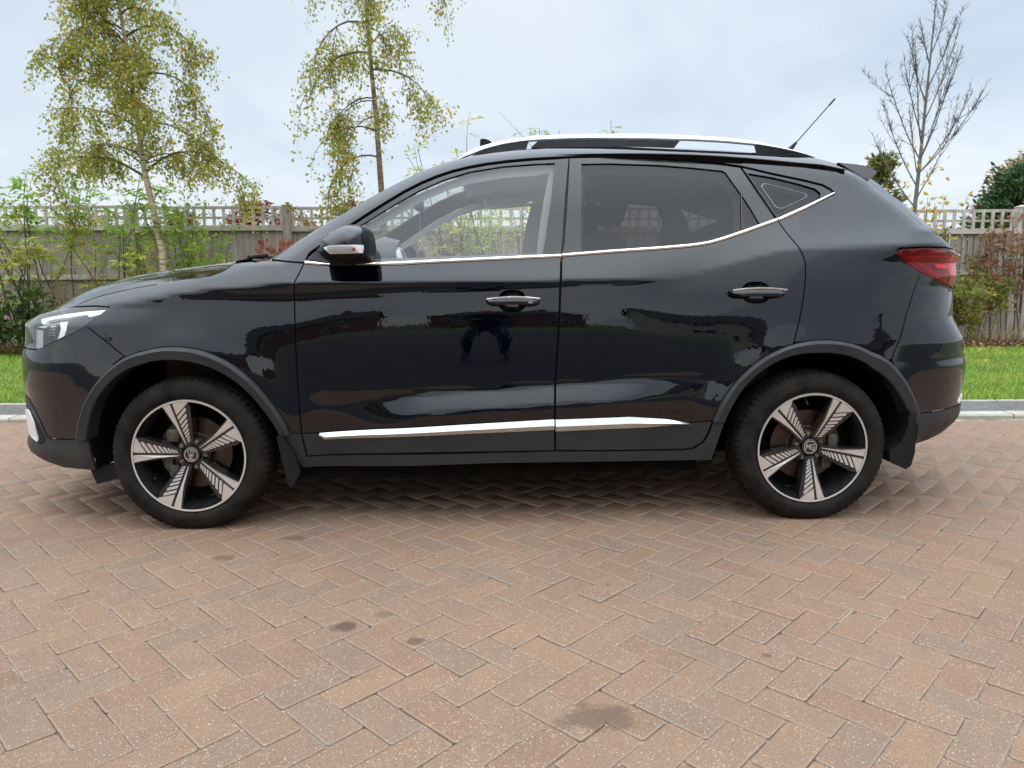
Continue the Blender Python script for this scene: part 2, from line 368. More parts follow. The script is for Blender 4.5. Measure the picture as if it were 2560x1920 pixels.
def _bil(G, x, z):
    fx = np.clip((np.asarray(x,float)-GX0)/GS, 0, len(GX)-1.001); fz = np.clip((np.asarray(z,float)-GZ0)/GS, 0, len(GZ)-1.001)
    i = fx.astype(int); j = fz.astype(int); u = fx-i; v = fz-j
    return G[i,j]*(1-u)*(1-v)+G[i+1,j]*u*(1-v)+G[i,j+1]*(1-u)*v+G[i+1,j+1]*u*v
def xf(z): return _lerp(z, *zip(*NOSE))
def xr(z): return _lerp(z, *zip(*TAIL))
def caps(x, z):
    s = np.clip((x-xf(z))/NOSE_L, 0, 1); t = np.clip((xr(z)-x)/TL(z), 0, 1)
    return (1-(1-s)**CAP_N)**(1/CAP_N)*(1-(1-t)**CAP_N)**(1/CAP_N)
def W(x, z):
    x = np.asarray(x, float); z = np.asarray(z, float)
    return np.maximum(_bil(GW, x, z), 0.05)*caps(x, z)
def to_U(x, z):
    a = xf(z); b = xr(z); K = 0.75
    s = (x-a)/NOSE_L; th = np.arccos(np.clip(1-s, 0, 1)**(CAP_N/2))
    t = (b-x)/TL(z); ph = np.arccos(np.clip(1-t, 0, 1)**(CAP_N/2))
    return np.where(s < 1, a+NOSE_L-K*(np.pi/2-th), np.where(t < 1, b-TL(z)+K*TL(z)/0.72*(np.pi/2-ph), x))
def from_U(u, z):
    a = xf(z); b = xr(z); K = 0.75
    th = np.clip(np.pi/2-(a+NOSE_L-u)/K, 0, np.pi/2); ph = np.clip(np.pi/2-(u-b+TL(z))/(K*TL(z)/0.72), 0, np.pi/2)
    return np.where(u < a+NOSE_L, a+NOSE_L*(1-np.cos(th)**(2/CAP_N)), np.where(u > b-TL(z), b-TL(z)*(1-np.cos(ph)**(2/CAP_N)), u))
def surf(u, z, off=0.0):
    """point and outward normal of the near side at warped length u, height z"""
    u = np.asarray(u, float); z = np.asarray(z, float)
    def P(u, z):
        x = from_U(u, z); return np.stack([x, YC-W(x, z), z], -1)
    p = P(u, z); e = 0.004
    n = np.cross(P(u+e, z)-P(u-e, z), P(u, z+e)-P(u, z-e))
    n /= np.maximum(np.linalg.norm(n, axis=-1, keepdims=True), 1e-12)
    return p+n*off, n

NOSE = [(0.1, -0.5761), (0.1727, -0.8261), (0.204, -0.8973), (0.2428, -0.9504), (0.2855, -0.9699), (0.3085, -0.9701), (0.3596, -0.9518), (0.4617, -0.9504), (0.5331, -0.9466), (0.5941, -0.9523), (0.6586, -0.9503), (0.7012, -0.9439), (0.7534, -0.9308), (0.8378, -0.9258), (0.8587, -0.9041), (0.9187000000000001, -0.8041), (1.72, -0.30410000000000004)]
TAIL = [(0.1, 3.0692), (0.284, 3.4192), (0.3238, 3.4776), (0.3674, 3.5196), (0.3941, 3.5368), (0.4076, 3.5367), (0.489, 3.5329), (0.5586, 3.5388), (0.6285, 3.5408), (0.6729, 3.5222), (0.7569, 3.5117), (0.7837, 3.4929), (0.8453, 3.4559), (0.9723, 3.454), (1.0278, 3.4765), (1.1181, 3.4677), (1.1355, 3.4287), (1.2441, 3.2593), (1.2962, 3.2138), (1.3562, 3.1519), (1.4052, 3.0932), (1.4531, 3.0491), (1.5388, 2.9441), (1.72, 2.9441)]
ROOF_EDGE = [(-1.05, 1.1081), (0.3317, 1.1081), (0.4691, 1.2011), (0.6052, 1.2853), (0.7402, 1.3676), (0.841, 1.4244), (0.9433, 1.4786), (1.0471, 1.5193), (1.11, 1.5382), (1.1671, 1.5509), (1.2608, 1.5652), (1.3836, 1.5809), (1.4978, 1.5917), (1.6413, 1.5963), (1.835, 1.5988), (1.9773, 1.5974), (2.1238, 1.5935), (2.2693, 1.5862), (2.4132, 1.5747), (2.5586, 1.5611), (2.6774, 1.5521), (2.7926, 1.5298), (3.0, 1.4798), (3.8, 1.3298)]
O = {
 'hood_line': [(0.1914,1.0954),(0.1619,1.0652),(0.1219,1.0472),(0.0686,1.0355),(0.0132,1.0226),(-0.0469,1.0131),(-0.1451,0.9954),(-0.2914,0.9653),(-0.4031,0.933),(-0.4222,0.9207)],
 'hl_top': [(-0.2255,0.9216),(-0.2878,0.9235),(-0.4304,0.9194),(-0.5826,0.9047),(-0.7348,0.8838),(-0.8137,0.8602)],
 'hl_bot': [(-0.2252,0.9192),(-0.3164,0.848),(-0.376,0.8147),(-0.4521,0.7869),(-0.5397,0.7605),(-0.6223,0.7429)],
 'seam_fb': [(-0.3164,0.848),(-0.2401,0.7865),(-0.1813,0.7243)],
 'archF_o': [(-0.3988,0.3785),(-0.3732,0.4561),(-0.3408,0.5283),(-0.2914,0.6066),(-0.2325,0.6758),(-0.1829,0.7232),(-0.1364,0.7498),(-0.0712,0.7628),(-0.0109,0.7638),(0.0688,0.7566),(0.1475,0.7278),(0.2185,0.6865),(0.2816,0.6278),(0.331,0.565),(0.3736,0.4979),(0.4032,0.4407),(0.4149,0.4008)],
 'archF_i': [(-0.3407,0.381),(-0.3243,0.445),(-0.2987,0.5164),(-0.2682,0.573),(-0.2244,0.632),(-0.1782,0.6764),(-0.1265,0.7064),(-0.0461,0.7145),(0.0333,0.7085),(0.118,0.6839),(0.195,0.6421),(0.2577,0.5862),(0.3129,0.5122),(0.3496,0.4554),(0.3725,0.4013)],
 'gapFD': [(0.488,1.0902),(0.4753,1.0542),(0.4604,1.0221),(0.4555,1.0043),(0.4512,0.9432),(0.4535,0.8976),(0.453,0.7104),(0.4544,0.5326),(0.4586,0.4052),(0.473,0.3031)],
 'cowl': [(0.3337,1.1064),(0.416,1.098),(0.488,1.0902)],
 'beltF_t': [(0.4975,1.1013),(0.5538,1.0946),(0.5816,1.088),(0.7288,1.0898),(0.8742,1.0988),(0.9542,1.1018),(1.2189,1.1126),(1.5278,1.1254)],
 'beltF_b': [(0.4899,1.0886),(0.5547,1.0836),(0.5821,1.0819),(0.6421,1.0815),(0.7287,1.0831),(0.8757,1.0824),(0.9545,1.0873),(1.2188,1.0987),(1.5272,1.1107)],
 'gapB': [(1.5756,1.5395),(1.5595,1.3748),(1.5383,1.1696),(1.5255,1.1027),(1.5185,1.004),(1.5111,0.8399),(1.5019,0.6728),(1.4976,0.6176),(1.4929,0.4597),(1.4974,0.3266)],
 'gapTop': [(0.4899,1.0886),(0.4987,1.1192),(0.5109,1.1377),(0.5449,1.16),(0.5981,1.2028),(0.6783,1.2531),(0.7831,1.324),(0.9155,1.4072),(1.0507,1.4675),(1.1881,1.5023),(1.3617,1.5261),(1.5756,1.5395),(1.7718,1.5457),(1.9614,1.5418),(1.9566,1.5391),(2.0981,1.53),(2.2378,1.5133),(2.3208,1.5004)],
 'gapC': [(2.3207,1.4975),(2.3753,1.3912),(2.442,1.2657),(2.4736,1.2077),(2.514,1.142),(2.5321,1.0984),(2.5357,1.0516),(2.5276,0.9783),(2.5113,0.8853),(2.4921,0.8125),(2.477,0.763)],
 'glassF': [(0.6599,1.2128),(0.7513,1.2697),(0.8502,1.3327),(0.95,1.3913),(1.0512,1.437),(1.1536,1.4707),(1.2915,1.4947),(1.4304,1.5066),(1.5156,1.5113),(1.4938,1.3608),(1.4692,1.2238),(1.4493,1.1217),(1.2189,1.1106),(0.9542,1.1005),(0.7571,1.0961),(0.6511,1.0931),(0.6215,1.1378)],
 'glassR': [(1.6321,1.5081),(1.7505,1.5103),(1.964,1.5058),(2.1056,1.4947),(2.239,1.4801),(2.2518,1.4712),(2.2767,1.4235),(2.3029,1.3783),(2.2861,1.2188),(2.2105,1.1936),(2.1396,1.1746),(2.07,1.164),(1.8637,1.1497),(1.6121,1.1344)],
 'glassR2': [(2.3104,1.3697),(2.3383,1.313),(2.3665,1.2498),(2.2935,1.2222)],
 'beltR_t': [(1.5324,1.126),(1.7271,1.1407),(1.9322,1.1536),(2.07,1.1647),(2.1396,1.1746),(2.2107,1.1949),(2.3188,1.2305),(2.4395,1.272)],
 'beltR_b': [(1.5319,1.1127),(1.7263,1.1273),(1.931,1.14),(2.0686,1.1511),(2.145,1.1623),(2.2157,1.1812),(2.3236,1.2166),(2.4442,1.2573)],
 'beltQ_t': [(2.4445,1.2727),(2.5802,1.3287),(2.7081,1.3832)],
 'beltQ_b': [(2.4492,1.258),(2.5811,1.313),(2.7122,1.3745)],
 'quarter_open': [(2.3243,1.4975),(2.4583,1.4656),(2.5989,1.4357),(2.6693,1.4179),(2.7023,1.3984),(2.7126,1.3839)],
 'glassQ': [(2.3479,1.4698),(2.4554,1.4493),(2.5669,1.4208),(2.6365,1.3995),(2.6537,1.3815),(2.6453,1.3598),(2.5422,1.3165),(2.4509,1.2776),(2.3951,1.3804)],
 'quarter_mark': [(2.4001,1.4164),(2.4124,1.4273),(2.43,1.4259),(2.5829,1.3861),(2.5975,1.3775),(2.5905,1.3667),(2.4821,1.3199),(2.4642,1.3185),(2.4477,1.327)],
 'archR_o': [(2.1519,0.4371),(2.171,0.494),(2.2055,0.5539),(2.2518,0.6135),(2.3082,0.6704),(2.3776,0.7176),(2.4602,0.7525),(2.5439,0.7677),(2.6166,0.77),(2.684,0.7634),(2.765,0.7404),(2.8209,0.7064),(2.8676,0.666),(2.92,0.6033),(2.96,0.5393),(2.9949,0.4804),(3.0103,0.4437)],
 'archR_i': [(2.2017,0.4368),(2.2194,0.4875),(2.2536,0.5476),(2.2938,0.6013),(2.3445,0.6493),(2.414,0.6907),(2.4848,0.7128),(2.5569,0.7192),(2.6298,0.7173),(2.6975,0.7076),(2.7736,0.6778),(2.8268,0.6375),(2.8648,0.5875),(2.9014,0.5304),(2.9349,0.4787),(2.9463,0.4433)],
 'seam_qb': [(2.9974,1.0427),(2.9602,0.9614),(2.9187,0.8673),(2.8865,0.7602),(2.8614,0.6866)],
 'tail_light': [(2.9063,1.1339),(2.9169,1.1406),(3.0125,1.1456),(3.1681,1.1464),(3.292,0.9783),(3.1549,0.9972),(2.9945,1.0427),(2.9198,1.0835),(2.9019,1.1137)],
 'tl_a': [(2.9364,1.1067),(3.1991,1.1083),(3.2284,1.0609),(3.2028,1.0145),(3.1889,1.0099)],
 'tl_b': [(3.1058,1.0765),(3.2439,1.0766),(3.2357,1.0594),(3.1246,1.0607)],
 'seam_tg': [(2.7941,1.5334),(2.8549,1.4395),(2.8949,1.3927),(2.9515,1.3453),(3.0106,1.2872),(3.048,1.2361)],
 'rb_clad_top': [(2.9859,0.4446),(3.0574,0.4466),(3.1603,0.4477),(3.3143,0.452),(3.3854,0.4524)],
 'rb_clad_bot': [(3.0487,0.3045),(3.0851,0.3068),(3.1752,0.3252),(3.2792,0.3522),(3.3798,0.3811),(3.4113,0.3997)],
 'fb_clad_top': [(-0.3409,0.3786),(-0.4039,0.3755),(-0.5635,0.3651),(-0.5836,0.3764),(-0.622,0.439),(-0.6711,0.4867),(-0.7377,0.5245)],
 'fb_clad_bot': [(-0.333,0.2464),(-0.5066,0.24),(-0.6209,0.2547),(-0.751,0.2738)],
 'fb_insert': [(-0.7447,0.4786),(-0.7206,0.4761),(-0.6622,0.4294),(-0.605,0.3634),(-0.6092,0.3473),(-0.6421,0.3342),(-0.6672,0.338),(-0.7835,0.3566)],
 'fb_silver': [(-0.8021,0.4715),(-0.7216,0.4733),(-0.6769,0.4277),(-0.6561,0.3576),(-0.661,0.3414),(-0.7853,0.359)],
 'strip': [(0.5279,0.401),(0.5385,0.4019),(0.7853,0.4189),(1.1409,0.4384),(1.493,0.4554)],
 'strip_b': [(0.5289,0.3897),(0.5422,0.3735),(0.7836,0.3847),(1.1403,0.3995),(1.4935,0.4118)],
 'stripR': [(1.4986,0.4541),(1.8048,0.4608),(1.9623,0.4464),(2.0554,0.4285)],
 'stripR_b': [(1.4992,0.4049),(1.6904,0.4119),(1.885,0.4148),(2.0556,0.4245)],
 'door_cl_topF': [(0.4583,0.4009),(0.5279,0.401)],
 'door_bot': [(0.4787,0.3027),(0.9603,0.3182),(1.4974,0.3266)],
 'door_cl_foldF': [(0.4806,0.324),(0.9612,0.3464),(1.4952,0.3628)],
 'door_botR': [(1.5001,0.3233),(2.027,0.3128),(2.0754,0.3176),(2.1153,0.3436),(2.1364,0.3819),(2.1497,0.434)],
 'sill_bot': [(0.4509,0.252),(0.6902,0.2532),(1.2579,0.2701),(1.6866,0.27),(2.0301,0.2632),(2.1595,0.2657)],
 'tip': [(2.0555,0.4265),(2.1508,0.4352)],
 'handleF': [(1.2161,0.9566),(1.4387,0.9553),(1.4384,0.9128),(1.2157,0.9142)],
 'handleR': [(2.2099,0.9834),(2.4418,0.9821),(2.4406,0.9389),(2.2088,0.9404)],
 'cupF': [(1.2704,0.9792),(1.3794,0.9785),(1.3786,0.8935),(1.2696,0.8942)],
 'cupR': [(2.2684,1.0063),(2.381,1.0057),(2.3787,0.9207),(2.2662,0.9215)],
 'roof_edge': [(0.3317,1.1081),(0.4691,1.2011),(0.6052,1.2853),(0.7402,1.3676),(0.841,1.4244),(0.9433,1.4786),(1.0471,1.5193),(1.11,1.5382),(1.1671,1.5509),(1.2608,1.5652),(1.3836,1.5809),(1.4978,1.5917),(1.6413,1.5963),(1.835,1.5988),(1.9773,1.5974),(2.1238,1.5935),(2.2693,1.5862),(2.4132,1.5747),(2.5586,1.5611),(2.6774,1.5521),(2.7926,1.5298),(2.8241,1.5388),(2.9291,1.4531),(2.9732,1.4052),(3.0319,1.3562),(3.0938,1.2962),(3.1393,1.2441)],
 'silh_hood': [(-0.8491,0.8543),(-0.7907,0.8958),(-0.7593,0.9246),(-0.7243,0.9602),(-0.6743,0.9933),(-0.5944,1.0271),(-0.439,1.0612),(-0.2286,1.0846),(0.0311,1.1058),(0.1859,1.1197)],
 'roof_edge_u': [(0.3317,1.1081),(0.4691,1.2011),(0.6052,1.2853),(0.7402,1.3676),(0.841,1.4244),(0.9433,1.4786),(1.0471,1.5193),(1.11,1.5382),(1.1671,1.5509),(1.2608,1.5652),(1.3836,1.5809),(1.4978,1.5917),(1.6413,1.5963),(1.835,1.5988),(1.9773,1.5974),(2.1238,1.5935),(2.2693,1.5862),(2.4132,1.5747),(2.5586,1.5611),(2.6641,1.5521),(2.7759,1.5298),(2.818,1.5388),(2.923,1.4531),(2.9671,1.4052),(3.0258,1.3562),(3.0877,1.2962),(3.1332,1.2441)],
 'q_sil': [(3.0593,1.2327),(3.0926,1.2046)],
 'rail_top': [(1.0935,1.5485),(1.1419,1.5832),(1.1996,1.605),(1.262,1.6212),(1.358,1.6375),(1.454,1.6482),(1.5983,1.6543),(1.7912,1.6564),(1.985,1.6552),(1.9806,1.6542),(2.1265,1.6507),(2.273,1.6429),(2.4203,1.629),(2.5193,1.6104),(2.5939,1.594),(2.6591,1.5729),(2.7096,1.5527)],
 'rail_bot': [(1.103,1.5457),(1.1656,1.5652),(1.2137,1.5842),(1.2859,1.6051),(1.3579,1.6181),(1.4131,1.6246),(1.5021,1.6297),(1.6466,1.6349),(1.84,1.6342),(1.9855,1.6324),(1.9811,1.632),(2.1271,1.6293),(2.2738,1.6219),(2.431,1.608),(2.5201,1.594),(2.6196,1.5729),(2.6822,1.5565)],
 'footF': [(1.1656,1.5633),(1.2137,1.5842),(1.2859,1.6051),(1.3579,1.6181),(1.4131,1.6236),(1.389,1.5889),(1.2616,1.5749)],
 'footR': [(2.4285,1.609),(2.52,1.595),(2.6196,1.5739),(2.6872,1.5565),(2.5708,1.5635),(2.457,1.5752)],
 'sunroof': [(1.4383,1.6354),(1.469,1.6502),(1.5716,1.6602),(1.8805,1.6653),(2.103,1.6605),(2.1456,1.6581),(2.1142,1.6322),(1.4434,1.6319)],
 'fin': [(1.1951,1.7077),(1.1953,1.7268),(1.2038,1.7322),(1.2236,1.7311),(1.2489,1.7214),(1.2544,1.7105),(1.2458,1.6957)],
 'antenna': [(2.7882,1.681),(2.9963,1.9183)],
 'spoiler': [(2.7948,1.5295),(2.8771,1.5217),(2.945,1.5075),(2.9776,1.489),(2.9658,1.4755),(2.919,1.4498)],
 'tg_sil': [(3.0081,1.4803),(3.0448,1.4474),(3.1104,1.3885),(3.1767,1.3256),(3.2441,1.2533)],
 'mir_all': [(0.572,1.1339),(0.5889,1.1456),(0.5915,1.1771),(0.5979,1.1861),(0.6296,1.2066),(0.6592,1.2209),(0.6851,1.2316),(0.7069,1.2333),(0.7305,1.2314),(0.7485,1.2266),(0.7628,1.2197),(0.7751,1.2071),(0.7825,1.1819),(0.7869,1.1494),(0.7853,1.1168),(0.7787,1.0941),(0.7657,1.0896),(0.7161,1.0862),(0.6484,1.0847),(0.623,1.0884),(0.5999,1.104)],
 'mir_cap': [(0.5888,1.1447),(0.5915,1.1771),(0.5979,1.1861),(0.6296,1.2066),(0.6592,1.2209),(0.6851,1.2316),(0.7069,1.2333),(0.7305,1.2305),(0.7466,1.2242),(0.7554,1.2143),(0.7635,1.1873),(0.7688,1.1548),(0.7186,1.1541),(0.6638,1.1516),(0.6181,1.1473)],
 'mir_ind': [(0.6206,1.1431),(0.6492,1.1499),(0.682,1.1519),(0.7651,1.1527),(0.766,1.1404),(0.7623,1.1232),(0.7174,1.1207),(0.6443,1.1195),(0.6338,1.1301)],
 'mir_bulb': [(0.7344,1.1369)],
 'tl_tri': [(2.9364,1.1067),(3.1991,1.1083),(3.2284,1.0609),(3.2028,1.0145),(3.1889,1.0099)],
 'hl_drl': [(-0.6812,0.8758),(-0.5387,0.8915),(-0.3459,0.9112),(-0.2328,0.9168),(-0.2512,0.9002),(-0.3205,0.8879),(-0.3369,0.8971),(-0.4274,0.8865),(-0.5161,0.8801),(-0.5766,0.8716),(-0.5858,0.8523),(-0.6041,0.8566)],
 'hl_blade': [(-0.4816,0.869),(-0.437,0.8722),(-0.4281,0.8321),(-0.4415,0.8052),(-0.4811,0.7895),(-0.4697,0.8118),(-0.4606,0.8411)],
 'hl_proj': [(-0.5725,0.8551),(-0.4983,0.8617),(-0.4811,0.8359),(-0.4925,0.8014),(-0.5171,0.7859),(-0.5388,0.8),(-0.5504,0.8292)],
 'hl_ring': [(-0.6019,0.8591),(-0.4888,0.868),(-0.4699,0.8361),(-0.4888,0.7868),(-0.5394,0.7679),(-0.5628,0.7794),(-0.5679,0.8237)],
 'wiper': [(0.1673,1.1196),(0.1891,1.1382),(0.2061,1.1423),(0.2118,1.1319),(0.2216,1.1193)],
 'vent_tri': [(-0.5705,2.0581)],
}

# ------------------------------------------------------------------ the setting
ROTK = math.radians(-2.2)      # kerb and fence lines are turned slightly against the car
def kerb_y(x): return 2.335-0.0385*x
# paving pattern: 90 degree herringbone of 200 x 100 blocks
U_ = 0.1; ANG_Q = math.radians(45.87)
QV = np.array([math.sin(ANG_Q), math.cos(ANG_Q)]); PV = np.array([math.cos(ANG_Q), -math.sin(ANG_Q)]); ORG = np.array([1.357, -1.238])
def paver_mat(name, rnd):
    a = N(name); o = a.geo().outputs['Position']
    if rnd == 'obj': r = a.n('ShaderNodeObjectInfo').outputs['Random']
    else: r = a.geo().outputs['Random Per Island']
    base = a.ramp(r, (0.0, (0.177,0.093,0.059)), (0.18, (0.223,0.123,0.080)), (0.36, (0.196,0.128,0.091)), (0.52, (0.238,0.144,0.087)), (0.66, (0.188,0.132,0.097)), (0.80, (0.142,0.111,0.087)), (0.90, (0.206,0.120,0.084)), (1.0, (0.261,0.159,0.087)))
    n1 = a.noise(o, 9, 4, 0.6); base = a.mix(0.50, base, a.ramp(n1, (0.25, (0.130,0.079,0.048)), (0.5, (0.185,0.103,0.058)), (0.75, (0.222,0.123,0.065))))
    n0 = a.noise(o, 1.1, 2); base = a.mix(0.6, base, a.ramp(n0, (0.3, (0.40,0.38,0.37)), (0.7, (0.62,0.58,0.54))), 'OVERLAY')
    base = a.mix(0.26, base, a.ramp(a.noise(o, 210, 2, 0.7), (0.35, (0.13,0.09,0.065)), (0.65, (0.40,0.30,0.22))))
    v = a.n('ShaderNodeTexVoronoi'); v.inputs['Scale'].default_value = 170; a.l(o, v.inputs['Vector'])
    cr = a.n('ShaderNodeSeparateColor'); a.l(v.outputs['Color'], cr.inputs[0])
    dot = a.math('LESS_THAN', v.outputs['Distance'], a.math('MULTIPLY', cr.outputs[0], 0.36)); dot = a.math('MULTIPLY', dot, a.math('GREATER_THAN', cr.outputs[1], 0.42))
    base = a.mix(a.math('MULTIPLY', dot, 0.50), base, a.ramp(cr.outputs[2], (0.0, (0.62,0.58,0.50)), (0.6, (0.70,0.64,0.54)), (0.85, (0.62,0.42,0.16)), (1.0, (0.12,0.10,0.09))))
    v2 = a.n('ShaderNodeTexVoronoi'); v2.inputs['Scale'].default_value = 380; a.l(o, v2.inputs['Vector'])
    c2 = a.n('ShaderNodeSeparateColor'); a.l(v2.outputs['Color'], c2.inputs[0])
    d2 = a.math('MULTIPLY', a.math('LESS_THAN', v2.outputs['Distance'], 0.22), a.math('GREATER_THAN', c2.outputs[1], 0.55)); base = a.mix(a.math('MULTIPLY', d2, 0.45), base, (0.66,0.61,0.53))
    # pale worn edges: the chamfer faces
    sn = a.n('ShaderNodeSeparateXYZ'); a.l(a.geo().outputs['True Normal'], sn.inputs[0])
    edge = a.math('LESS_THAN', sn.outputs[2], 0.93); base = a.mix(a.math('MULTIPLY', edge, 0.20), base, (0.46,0.37,0.29))
    # oil and water marks on the paving
    sp = a.n('ShaderNodeSeparateXYZ'); a.l(o, sp.inputs[0]); wob = a.noise(o, 22, 5, 0.65)
    tot = None
    for x, y, rx, ry, s in ((1.475,-1.362,0.105,0.060,0.62),(0.788,-0.876,0.050,0.035,0.85),(1.008,-0.973,0.034,0.026,0.7),(0.44,-0.108,0.055,0.035,0.5),(0.233,-0.31,0.045,0.03,0.5),(0.90,-0.80,0.035,0.025,0.35),(1.62,-0.62,0.012,0.010,0.6),(2.35,-0.85,0.012,0.010,0.6),(1.98,-1.10,0.016,0.012,0.6),(2.9,-0.3,0.014,0.01,0.6)):
        dx = a.math('DIVIDE', a.math('SUBTRACT', sp.outputs[0], x), rx); dy = a.math('DIVIDE', a.math('SUBTRACT', sp.outputs[1], y), ry)
        d = a.math('SQRT', a.math('ADD', a.math('MULTIPLY', dx, dx), a.math('MULTIPLY', dy, dy)))
        d = a.math('ADD', d, a.math('MULTIPLY', a.math('SUBTRACT', wob, 0.5), 2.3))
        m = a.n('ShaderNodeMapRange', interpolation_type='SMOOTHSTEP'); a.l(d, m.inputs[0]); m.inputs[1].default_value = 0.55; m.inputs[2].default_value = 1.1; m.inputs[3].default_value = s; m.inputs[4].default_value = 0
        tot = m.outputs[0] if tot is None else a.math('MAXIMUM', tot, m.outputs[0])
    base = a.mix(tot, base, (0.080,0.050,0.033))
    a.l(base, a.b.inputs['Base Color']); a.l(a.ramp(tot, (0.0, 0.86), (1.0, 0.6)), a.b.inputs['Roughness']); a.set(Specular_IOR_Level=0.35)
    a.bump(a.noise(o, 240, 3, 0.7), 0.35, 0.0025); M[name] = a.m
paver_mat('paver_one', 'obj'); paver_mat('paver_many', 'isl')
a = N('joint_sand'); o = a.geo().outputs['Position']; a.l(a.ramp(a.noise(o, 5, 4, 0.7), (0.36, (0.035,0.028,0.022)), (0.45, (0.16,0.125,0.098)), (0.58, (0.36,0.30,0.235))), a.b.inputs['Base Color']); a.set(Roughness=0.95); a.bump(a.noise(o, 300, 2), 0.5, 0.002); M['joint_sand'] = a.m
paving = mesh_obj('brick_paving', [(-9,-2.02,-0.0065),(11.5,-2.02,-0.0065),(11.5,kerb_y(11.5),-0.0065),(-9,kerb_y(-9),-0.0065)], [(0,1,2,3)], 'joint_sand'); tag(paving, kind='structure')
def paver_shape(L, Wd, h=0.045, ch=0.0042, g=0.0014):
    a_, b_ = L/2-g, Wd/2-g; c, d = a_-ch, b_-ch; e_, f_ = 0.0035, 0.0035
    V = []
    for (x, y, z) in ((c, d, 0), (a_, b_, -ch*0.75), (a_, b_, -h)):
        k = 0.006
        V += [(-x+k,-y,z),(x-k,-y,z),(x,-y+k,z),(x,y-k,z),(x-k,y,z),(-x+k,y,z),(-x,y-k,z),(-x,-y+k,z)]
    Fc = [tuple(range(8))]
    for r in range(2):
        for i in range(8): Fc.append((r*8+i, (r+1)*8+i, (r+1)*8+(i+1) % 8, r*8+(i+1) % 8))
    return np.array(V), Fc
PVt, PFc = paver_shape(0.2, 0.1)
cells = []
for i in range(-150, 151):
    for j in range(-150, 151):
        # long side along q at lattice (k,k)+..., rows repeat every (2,-2)
        if (i-j) % 4 == 0: cells.append((i+0.5, j+1.0, 1))        # block corner (i,j), 1 wide in p, 2 long in q
        if (i-j) % 4 == 1: cells.append((i+1.0, j+0.5, 0))        # block corner (i,j), 2 long in p, 1 in q
C = np.array([(ORG+p*U_*PV+q*U_*QV).tolist()+[t] for p, q, t in cells])
k = (C[:,0] > -8.8) & (C[:,0] < 11.3) & (C[:,1] > -1.845) & (C[:,1] < kerb_y(C[:,0])-0.02); C = C[k]
d3 = np.c_[C[:,:2], np.zeros(len(C))]-CAM; dep = d3@fw; px = 1280+F_PX*(d3@CR)/dep; py = 960-F_PX*(d3@CU)/dep
vis = (dep > 0.2) & (px > -60) & (px < 2620) & (py < 1990) & (py > 900)
size = np.where(vis, abs(d3[:,2])/np.maximum(dep, 0.1)**3, -1); order = np.argsort(-size); single = set(order[:300].tolist())
ang = [math.atan2(PV[1], PV[0]), math.atan2(QV[1], QV[0])]
pm = bpy.data.meshes.new('paver'); pm.from_pydata([tuple(v) for v in PVt], [], PFc); pm.materials.append(M['paver_one'])
VV = []; FF = []; nb = len(PVt); quads = [f for f in PFc if len(f) == 4]
top = [(0,1,2,3),(0,3,4,7),(4,5,6,7)]
fc4 = np.array(quads+top); b = 0
for n_, (x, y, t) in enumerate(C):
    dz, rx, ry, rz = RNG.normal(0, 0.0009), RNG.normal(0, 0.0035), RNG.normal(0, 0.006), RNG.normal(0, 0.004)
    dx, dy = RNG.normal(0, 0.0007, 2); an = ang[int(t)]+rz
    if n_ in single:
        o = bpy.data.objects.new('paver', pm); COL.objects.link(o); o.parent = paving; o.location = (x+dx, y+dy, dz); o.rotation_euler = (rx*2, ry, an)
    else:
        c, s = math.cos(an), math.sin(an); P = PVt
        z = P[:,2]+dz+P[:,1]*rx*2-P[:,0]*ry
        VV.append(np.stack([x+dx+c*P[:,0]-s*P[:,1], y+dy+s*P[:,0]+c*P[:,1], z], 1)); FF.append(fc4+b); b += nb
for i in range(200):        # straight edge course along the road
    P = PVt; x = -8.9+0.102*i; VV.append(np.stack([x-P[:,1], -1.916+P[:,0], P[:,2]+RNG.normal(0, 0.0008)], 1)); FF.append(fc4+b); b += nb
pf = big_mesh('paver_field', np.vstack(VV), np.vstack(FF), 'paver_many', paving); tag(pf, kind='stuff')
# ground far around, asphalt road behind the camera
a = N('far_ground'); o = a.geo().outputs['Position']; a.l(a.ramp(a.noise(o, 0.4, 5), (0.35, (0.055,0.075,0.025)), (0.65, (0.10,0.11,0.05))), a.b.inputs['Base Color']); a.set(Roughness=0.95); M['far_ground'] = a.m
tag(mesh_obj('ground', [(-500,-500,-0.07),(500,-500,-0.07),(500,500,-0.07),(-500,500,-0.07)], [(0,1,2,3)], 'far_ground'), kind='structure')
a = N('asphalt'); o = a.geo().outputs['Position']; v = a.n('ShaderNodeTexVoronoi'); v.inputs['Scale'].default_value = 130; a.l(o, v.inputs['Vector'])
f = a.mix(0.5, a.ramp(a.noise(o, 3, 4), (0.3, (0.092,0.086,0.078)), (0.7, (0.15,0.140,0.128))), a.ramp(v.outputs['Color'], (0.2, (0.06,0.058,0.056)), (0.8, (0.24,0.23,0.22)))); a.l(f, a.b.inputs['Base Color']); a.set(Roughness=0.95, Specular_IOR_Level=0.15); a.bump(v.outputs['Distance'], 0.6, 0.006); M['asphalt'] = a.m
simple('road_asphalt', (0.045,0.045,0.047), 0.92, var=0.2, scale=3)
tag(mesh_obj('road', [(-60,-17,-0.012),(60,-17,-0.012),(60,-2.02,-0.012),(-60,-2.02,-0.012)], [(0,1,2,3)], 'road_asphalt'), kind='structure')
